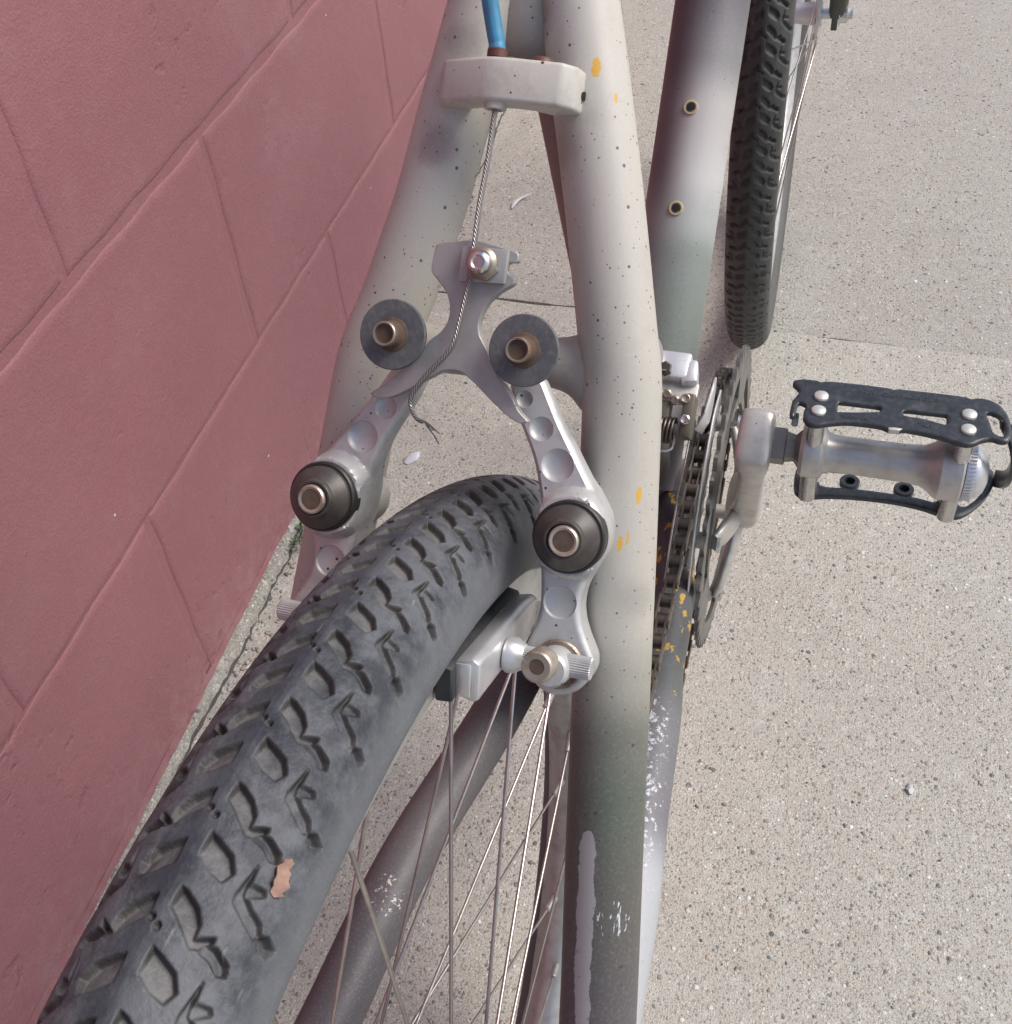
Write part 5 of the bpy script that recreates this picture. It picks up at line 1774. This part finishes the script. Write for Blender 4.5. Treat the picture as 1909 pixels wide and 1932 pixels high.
def pm(P, h):
    """plate coordinates (forward mm, outward mm) + height -> bike coordinates"""
    P = np.asarray(P)
    return np.c_[PE[0] + P[:, 0] / 1000, P[:, 1] / 1000, PE[2] + np.asarray(h)]


UPZ, LOZ = 0.0275, -0.0275
UP = [(15.6, -89.6), (17.2, -93.5), (17.5, -99.8), (16.4, -101.6), (17.8, -104.3), (18.3, -118.0), (18.1, -132.5), (17.2, -134.2), (18.3, -136.0), (18.6, -150.0), (18.6, -165.0), (17.3, -168.0), (18.8, -171.0), (18.4, -175.5), (15.8, -180.0), (9.5, -183.4),
      (1.0, -185.0), (-5.0, -184.8), (-8.0, -183.3), (-8.6, -180.5), (-7.4, -177.0), (-9.3, -173.0), (-12.5, -169.5), (-13.5, -166.8), (-12.9, -163.0), (-11.2, -158.5), (-9.4, -148.0), (-8.9, -140.2), (-10.2, -138.6), (-10.4, -134.0), (-8.9, -131.5), (-8.5, -125.0), (-9.0, -115.6), (-11.5, -108.0), (-13.8, -103.0),
      (-13.2, -99.2), (-9.8, -96.8), (-5.5, -96.6), (-1.2, -97.4), (0.2, -95.6), (0.4, -93.5), (-9.4, -93.0), (-9.4, -90.6), (1.2, -90.6), (3.2, -91.6), (6.8, -92.8), (8.5, -93.2), (11.5, -90.8), (13.2, -89.2)]
slot1 = [(4.2, -111.6), (4.3, -128.6), (3.5, -129.8), (1.6, -129.8), (0.9, -128.8), (-1.2, -120.0), (-2.6, -111.6), (-2.4, -111.0), (3.6, -111.0)]
slot2 = [(4.2, -140.2), (4.5, -157.4), (4.0, -158.0), (-1.6, -158.2), (-2.1, -157.6), (0.2, -148.0), (0.4, -140.4), (1.2, -139.4), (3.2, -139.4)]
slot3 = [(10.0, -175.5), (8.4, -179.6), (3.0, -182.3), (-4.0, -182.2), (-5.2, -181.2), (-4.6, -178.8), (-2.5, -177.0), (3.0, -176.0), (8.5, -174.0)]


def ped_top(P, d):
    rail = 0.0009 * np.clip(1 - np.abs(P[:, 0] - 7.6) / 3.2, 0, 1) * np.clip((np.abs(P[:, 1] + 135) - 7) / 5, 0, 1) * np.clip((28 - np.abs(P[:, 1] + 135)) / 5, 0, 1)
    return UPZ + 0.0012 - 0.0005 * np.clip(1 - d / 0.6, 0, 1) - rail


obj('cage_plate', fixn(mesh('cage_plate', *relief(rnd(UP), ped_top, UPZ - 0.0012, pm, holes=[rnd(slot1), rnd(slot2), rnd(slot3)], sp=1.3, cham=(0.3, 0.6)), smooth=40)), M['pedal_black'], ped)
# worn bright edge along the front of the upper plate and the nick at its middle
M['worn'] = m_metal('worn_bright_edge', (0.64, 0.63, 0.59), 0.4, grime=0.3, metallic=0.45)
obj('worn_edge', bevelled('worn_edge', [prism([(18.75, -122.5), (18.6, -131.5), (17.9, -132.0), (17.9, -123.5)], UPZ - 0.0009, UPZ + 0.0009, pm), prism([(18.5, -136.4), (18.85, -150.0), (18.85, -164.0), (18.1, -164.0), (18.0, -137.0)], UPZ - 0.0009, UPZ + 0.0009, pm)], 0.0001, 1), M['worn'], ped)
obj('worn_edge', bevelled('worn_edge', [prism([(-8.7, -140.0), (-10.3, -138.4), (-10.6, -134.2), (-9.2, -133.6), (-8.5, -136.5)], UPZ - 0.0013, UPZ + 0.0013, pm)], 0.0003, 2), M['worn'], ped)
LO = [(2.0, -96.0), (-2.5, -97.2), (-5.2, -100.0), (-5.4, -104.0), (-3.0, -109.5), (-0.8, -121.0), (0.2, -133.0), (0.4, -145.0), (-0.8, -156.0), (-3.4, -165.0), (-4.5, -170.0), (-3.0, -174.0), (1.0, -178.0), (10.0, -184.0), (17.0, -187.0), (26.0, -189.0), (32.0, -187.5), (33.0, -184.5),
      (28.0, -180.0), (25.0, -176.0), (24.0, -165.0), (23.5, -150.0), (23.5, -120.0), (23.0, -100.0), (19.0, -96.5), (9.0, -95.5)]
lslot1 = [(3.6, -108.8), (5.2, -121.0), (5.8, -133.0), (5.8, -145.0), (5.4, -155.0), (3.8, -162.5), (9.0, -163.8), (16.5, -163.0), (17.0, -150.0), (17.0, -120.0), (16.0, -109.0), (9.0, -106.5)]
lslot2 = [(4.0, -176.2), (10.0, -180.6), (18.0, -184.2), (26.0, -185.8), (28.0, -184.5), (22.5, -178.5), (19.5, -172.5), (9.0, -171.5), (4.0, -173.0)]
obj('cage_plate', fixn(mesh('cage_plate', *relief(rnd(LO), lambda P, d: LOZ + 0.0012 - 0.0005 * np.clip(1 - d / 0.6, 0, 1), LOZ - 0.0012, pm, holes=[rnd(lslot1), rnd(lslot2)], sp=1.6, cham=(0.4,)), smooth=40)), M['pedal_black'], ped)
for yy in (-122.0, -147.5):
    e_ = MB().add(lathe([(-0.0012, 0.0022), (-0.0012, 0.0048), (0.0012, 0.0048), (0.0016, 0.0044), (0.0016, 0.0026), (0.0, 0.0022), (-0.0012, 0.0022)], pm([(9.8, yy)], [LOZ])[0], (0, 0, 1), 28))
    obj('strap_eyelet', e_.mesh('strap_eyelet'), M['pedal_black'], ped)
    V, F = prism([(4.8, yy - 3.6), (8.0, yy - 3.9), (8.0, yy + 3.9), (4.8, yy + 3.6)], LOZ - 0.0011, LOZ + 0.0010, pm)
    obj('eyelet_web', bevelled('eyelet_web', [(V, F)], 0.0003, 1), M['pedal_black'], ped)
# outer loop joining the plates
lp = cr([pm([(8.0, -183.6)], [UPZ])[0], pm([(2, -187.0)], [UPZ - 0.006])[0], pm([(0, -189.5)], [0.012])[0], pm([(4, -190.5)], [-0.002])[0], pm([(14, -190.5)], [-0.015])[0], pm([(26.0, -189.0)], [LOZ + 0.001])[0]], 6)
obj('quill_loop', bevelled('quill_loop', [plate_path(lp, (0.8, 0, 0.5), 0.0085, 0.0022)], 0.0006, 2), M['pedal_black'], ped)
brl = [(-0.0968, 0.0060), (-0.0972, 0.0116), (-0.0990, 0.0130), (-0.1060, 0.0130), (-0.1075, 0.0122), (-0.1090, 0.0100), (-0.1120, 0.0090), (-0.1170, 0.0088), (-0.1300, 0.0088), (-0.1450, 0.0090), (-0.1520, 0.0096), (-0.1555, 0.0112), (-0.1580, 0.0134), (-0.1600, 0.0146), (-0.1690, 0.0146), (-0.1700, 0.0138), (-0.1702, 0.0060)]
bp0 = np.array([PE[0], 0, PE[2]])
obj('pedal_body', fixn(MB().add(lathe(brl, bp0, (0, 1, 0), 56)).mesh('pedal_body', 30)), M['alu_dirty'], ped)
M['axle'] = m_metal('grey_axle_steel', (0.27, 0.25, 0.225), 0.42, rust=0.15, grime=0.6, metallic=0.55)
obj('pedal_axle', fixn(MB().add(lathe([(-0.0835, 0.0052), (-0.0838, 0.0090), (-0.0900, 0.0090), (-0.0905, 0.0075), (-0.0945, 0.0066), (-0.0965, 0.0090), (-0.0978, 0.0095)], bp0, (0, 1, 0), 6)).mesh('pedal_axle', 25)), M['axle'], ped)
cp_ = [(-0.1705, 0.0128), (-0.1745, 0.0128), (-0.1765, 0.0118), (-0.1795, 0.0090), (-0.1808, 0.0050), (-0.1812, 0.0)]
cpm = MB().add(lathe(cp_, bp0, (0, 1, 0), 48))
for q in range(48):
    a = q / 48 * 2 * PI
    d_ = np.array([math.cos(a), 0, math.sin(a)])
    t_ = np.array([-math.sin(a), 0, math.cos(a)])
    pts = [bp0 + [0, y_, 0] + d_ * r_ + t_ * w_ for y_ in (-0.1709, -0.1742) for r_, w_ in ((0.0126, -0.0004), (0.0135, -0.00025), (0.0135, 0.00025), (0.0126, 0.0004))]
    cpm.add((pts, box((0, 0, 0), (1, 1, 1))[1]))
obj('dust_cap', fixn(cpm.mesh('dust_cap', 30)), M['alu_shiny'], ped)
for yy in (-0.1030, -0.1672):
    for xx in ((0.0005,) if True else ()):
        ps = MB()
        for dx in (-0.0052, 0.0052):
            ps.add(lathe([(LOZ + 0.001, 0.0040), (UPZ - 0.001, 0.0040)], [PE[0] + xx + dx * 0.98, yy, PE[2]], (0, 0, 1), 24))
        obj('cage_post', ps.mesh('cage_post'), M['chrome'], ped)
    for xx in (-4.2, 5.9):
        obj('rivet', MB().add(lathe([(0, 0.00335), (0.0010, 0.0033), (0.0014, 0.0028), (0.0015, 0.0)], pm([(xx, yy * 1000)], [UPZ + 0.0010])[0], (0, 0, 1), 24)).mesh('rivet', 50), M['worn'], ped)


def lettering(txt, size, x_mm, y_mm, rot, w, parent, mat):
    cu = bpy.data.curves.new('lettering', 'FONT')
    cu.body = txt
    cu.size = size
    cu.extrude = 0.00012
    cu.resolution_u = 2
    cu.space_character = 1.15
    tmp = bpy.data.objects.new('tmp_text', cu)
    COL.objects.link(tmp)
    dg = bpy.context.evaluated_depsgraph_get()
    me = bpy.data.meshes.new_from_object(tmp.evaluated_get(dg))
    bpy.data.objects.remove(tmp)
    bpy.data.curves.remove(cu)
    # text x runs outward (-y), text y runs forward (+x)
    n = len(me.vertices)
    co = np.empty(n * 3, np.float32)
    me.vertices.foreach_get('co', co)
    co = co.reshape(-1, 3)
    c_, s_ = math.cos(rot), math.sin(rot)
    X = co[:, 0] * c_ - co[:, 1] * s_
    Y = co[:, 0] * s_ + co[:, 1] * c_
    out = np.c_[PE[0] + x_mm / 1000 + Y, y_mm / 1000 - X, PE[2] + UPZ + 0.0012 + co[:, 2] + 0.0001].astype(np.float32)
    me.vertices.foreach_set('co', out.ravel())
    me.name = 'lettering'
    fixn(me)
    obj('lettering', me, mat, parent)


M['emboss'] = m_plain('embossed_letter', (0.05, 0.055, 0.062), 0.4)
lettering('BREV. CAMPAGNOLO', 0.0033, 11.6, -118.5, 0.0, 0.04, ped, M['emboss'])
lettering('MADE IN', 0.0026, -6.4, -113.0, 0.0, 0.02, ped, M['emboss'])
lettering('ITALY', 0.0026, -5.2, -145.0, -0.16, 0.02, ped, M['emboss'])
obj('side_reflector', bevelled('side_reflector', [box([PE[0] - 0.002, -0.0945, PE[2] + 0.0150], [PE[0] + 0.003, -0.0915, PE[2] + 0.020])], 0.0008), M['plastic_clear'], ped)

# ---------------------------------------------------------------- small loose things on the ground and the tyre


def blob_mesh(name, sx, sy, sz, seed, sub=2, amp=0.25):
    r_ = np.random.default_rng(seed)
    bv, bf = (iv, ifc) if sub == 2 else (iv1, ifc1)
    q = bv * (1 + amp * np.sin(bv @ r_.normal(0, 2.5, 3) + r_.uniform(0, 6)) * 0.6 + amp * 0.5 * np.sin(bv @ r_.normal(0, 5, 3)))[:, None] * [sx, sy, sz]
    me = mesh(name, q, bf, smooth=60, attr={'tint': np.full(len(bv), 0.8)})
    return me


# white feather-like scrap left of the frame, on the ground beyond the joint
p = RW @ (np.array([1.24, 0.347, -0.332]) + ORG)


def scrap(name, x, y, pts, w, label, cat, rot=0.0, z=0.003):
    c_, s_ = math.cos(rot), math.sin(rot)
    P = cr(pts, 6)
    P = np.c_[P[:, 0] * c_ - P[:, 1] * s_, P[:, 0] * s_ + P[:, 1] * c_, P[:, 2]]
    n = len(P)
    me = mesh(name, *sweep(P, np.interp(np.linspace(0, 1, n), [0, 0.3, 1], [w * 0.3, w, w * 0.15]), 8, ref=(0, 0, 1), flat=(0.25, 1)), smooth=60)
    o = obj(name, me, M['white_scrap'])
    o.location = (x, y, z)
    tag(o, label, cat)
    return o


scrap('feather', 1.255, 0.262, [(-0.016, 0.004, 0.0), (0.0, 0.002, 0.001), (0.012, -0.006, 0.002), (0.022, -0.016, 0.003)], 0.0035, 'curved white scrap of feather on the concrete beside the cable', 'feather')
sto = obj('flat_stone', blob_mesh('flat_stone', 0.011, 0.0065, 0.003, 3), M['white_scrap'])
sto.location = (0.742, 0.256, 0.001)
sto.rotation_euler = (0, 0, -0.5)
tag(sto, 'pale oval stone on the concrete just beyond the rear tyre', 'stone')
sto2 = obj('quartz_stone', blob_mesh('quartz_stone', 0.0052, 0.0030, 0.0022, 8, amp=0.35), M['quartz'])
sto2.location = W([0.441, -0.208, -0.315])
tag(sto2, 'whitish angular stone chip lying in the open pavement right of the bicycle', 'stone')

# weed growing where the wall meets the pavement
wd = MB()
r_ = np.random.default_rng(5)
for i in range(46):
    a = r_.uniform(0, 2 * PI)
    L = r_.uniform(0.006, 0.016)
    b0 = np.array([r_.normal(0, 0.010), r_.normal(0, 0.004), 0.0])
    d_ = np.array([math.cos(a) * 0.7, math.sin(a) * 0.7, 0.9])
    sd = np.array([-math.sin(a), math.cos(a), 0])
    wv = 0.0016 * r_.uniform(0.6, 1.4)
    V = [b0, b0 + d_ * L * 0.5 + sd * wv, b0 + d_ * L * 0.5 - sd * wv, b0 + d_ * L + np.array([0, 0, -0.2 * L]), b0 + d_ * L * 0.5 + np.array([0, 0, -0.0005])]
    wd.add((V, [(0, 1, 4), (0, 4, 2), (1, 3, 4), (4, 3, 2)]))
we = obj('weed', wd.mesh('weed', 180), M['weed'])
p = W([0.585, 0.372, -0.31])
we.location = (p[0], WALL_Y - 0.018, 0.001)
tag(we, 'small green weed at the foot of the wall behind the left brake arm', 'weed')

# crumbs of dirt along the wall base
cr_ = obj('wall_debris', stones('wall_debris', 1100, (-0.1, 1.3), (WALL_Y - 0.034, WALL_Y - 0.0125), 0.0006, 0.0026, 21, 2.5, 0.6), M['stone'])
tag(cr_, 'dark crumbs and grit along the foot of the wall', 'grit', kind='stuff')
for i, (x, dy, sz, lab) in enumerate([(0.205, 0.016, 0.012, 'largest dark crusty lump at the wall foot beside the rear tyre'), (0.238, 0.020, 0.0085, 'grey crumb of concrete next to the largest crusty lump'),
                                      (0.268, 0.015, 0.0070, 'small concrete crumb at the wall foot farther from the rear tyre'), (0.178, 0.012, 0.0080, 'dark crumb half hidden by the rear tyre at the wall foot')]):
    o = obj('concrete_crumb', blob_mesh('concrete_crumb', sz, sz * 0.55, sz * 0.5, 30 + i, amp=0.6), M['crust'])
    o.location = (x, WALL_Y - dy, 0.006 + 0.003 * (i % 2))
    o.rotation_euler = (0.3 * i, 0.2, 0.7 * i)
    tag(o, lab, 'rubble', 'crumbled lumps at the foot of the wall')

# dry leaf stuck on the tyre
lf = MB()
ol = [(-0.0042, 0.0002), (-0.0036, 0.0012), (-0.0022, 0.0011), (-0.0016, 0.0018), (0.0004, 0.0016), (0.0016, 0.0021), (0.0030, 0.0016), (0.0034, 0.0022), (0.0043, 0.0008), (0.0037, -0.0006), (0.0026, -0.0008), (0.0020, -0.0017), (0.0002, -0.0014), (-0.0012, -0.0020), (-0.0026, -0.0010), (-0.0032, -0.0014)]
lv, lf_, _ = relief(np.array(ol), lambda P, d: 0.0005 + 0.0010 * (P[:, 1] / 0.002) ** 2 + 0.0006 * np.sin(P[:, 0] * 1100), lambda P, d: 0.0001 + 0.0010 * (P[:, 1] / 0.002) ** 2 + 0.0006 * np.sin(P[:, 0] * 1100), lambda P, h: np.c_[P, h], sp=0.0009, cham=())
leaf = obj('leaf_scrap', fixn(mesh('leaf_scrap', lv, lf_, smooth=50)), M['leaf'])
ta, tw = -0.0135 / 0.2987, 0.0188 / 0.0215
pos = np.array([-math.sin(ta) * (0.2775 + 0.0225 * math.cos(tw)), -0.0225 * math.sin(tw), math.cos(ta) * (0.2775 + 0.0225 * math.cos(tw))])
nz_ = nrm(np.array([-math.sin(ta) * math.cos(tw), -math.sin(tw), math.cos(ta) * math.cos(tw)]))
tx_ = nrm(np.array([-math.cos(ta), 0, -math.sin(ta)]))
ty_ = np.cross(nz_, tx_)
mm = Matrix((Vector(RW @ tx_), Vector(RW @ ty_), Vector(RW @ nz_))).transposed().to_4x4()
mm.translation = Vector(W(pos))
leaf.matrix_world = mm
tag(leaf, 'torn scrap of dry brown leaf stuck on the rear tyre', 'leaf')
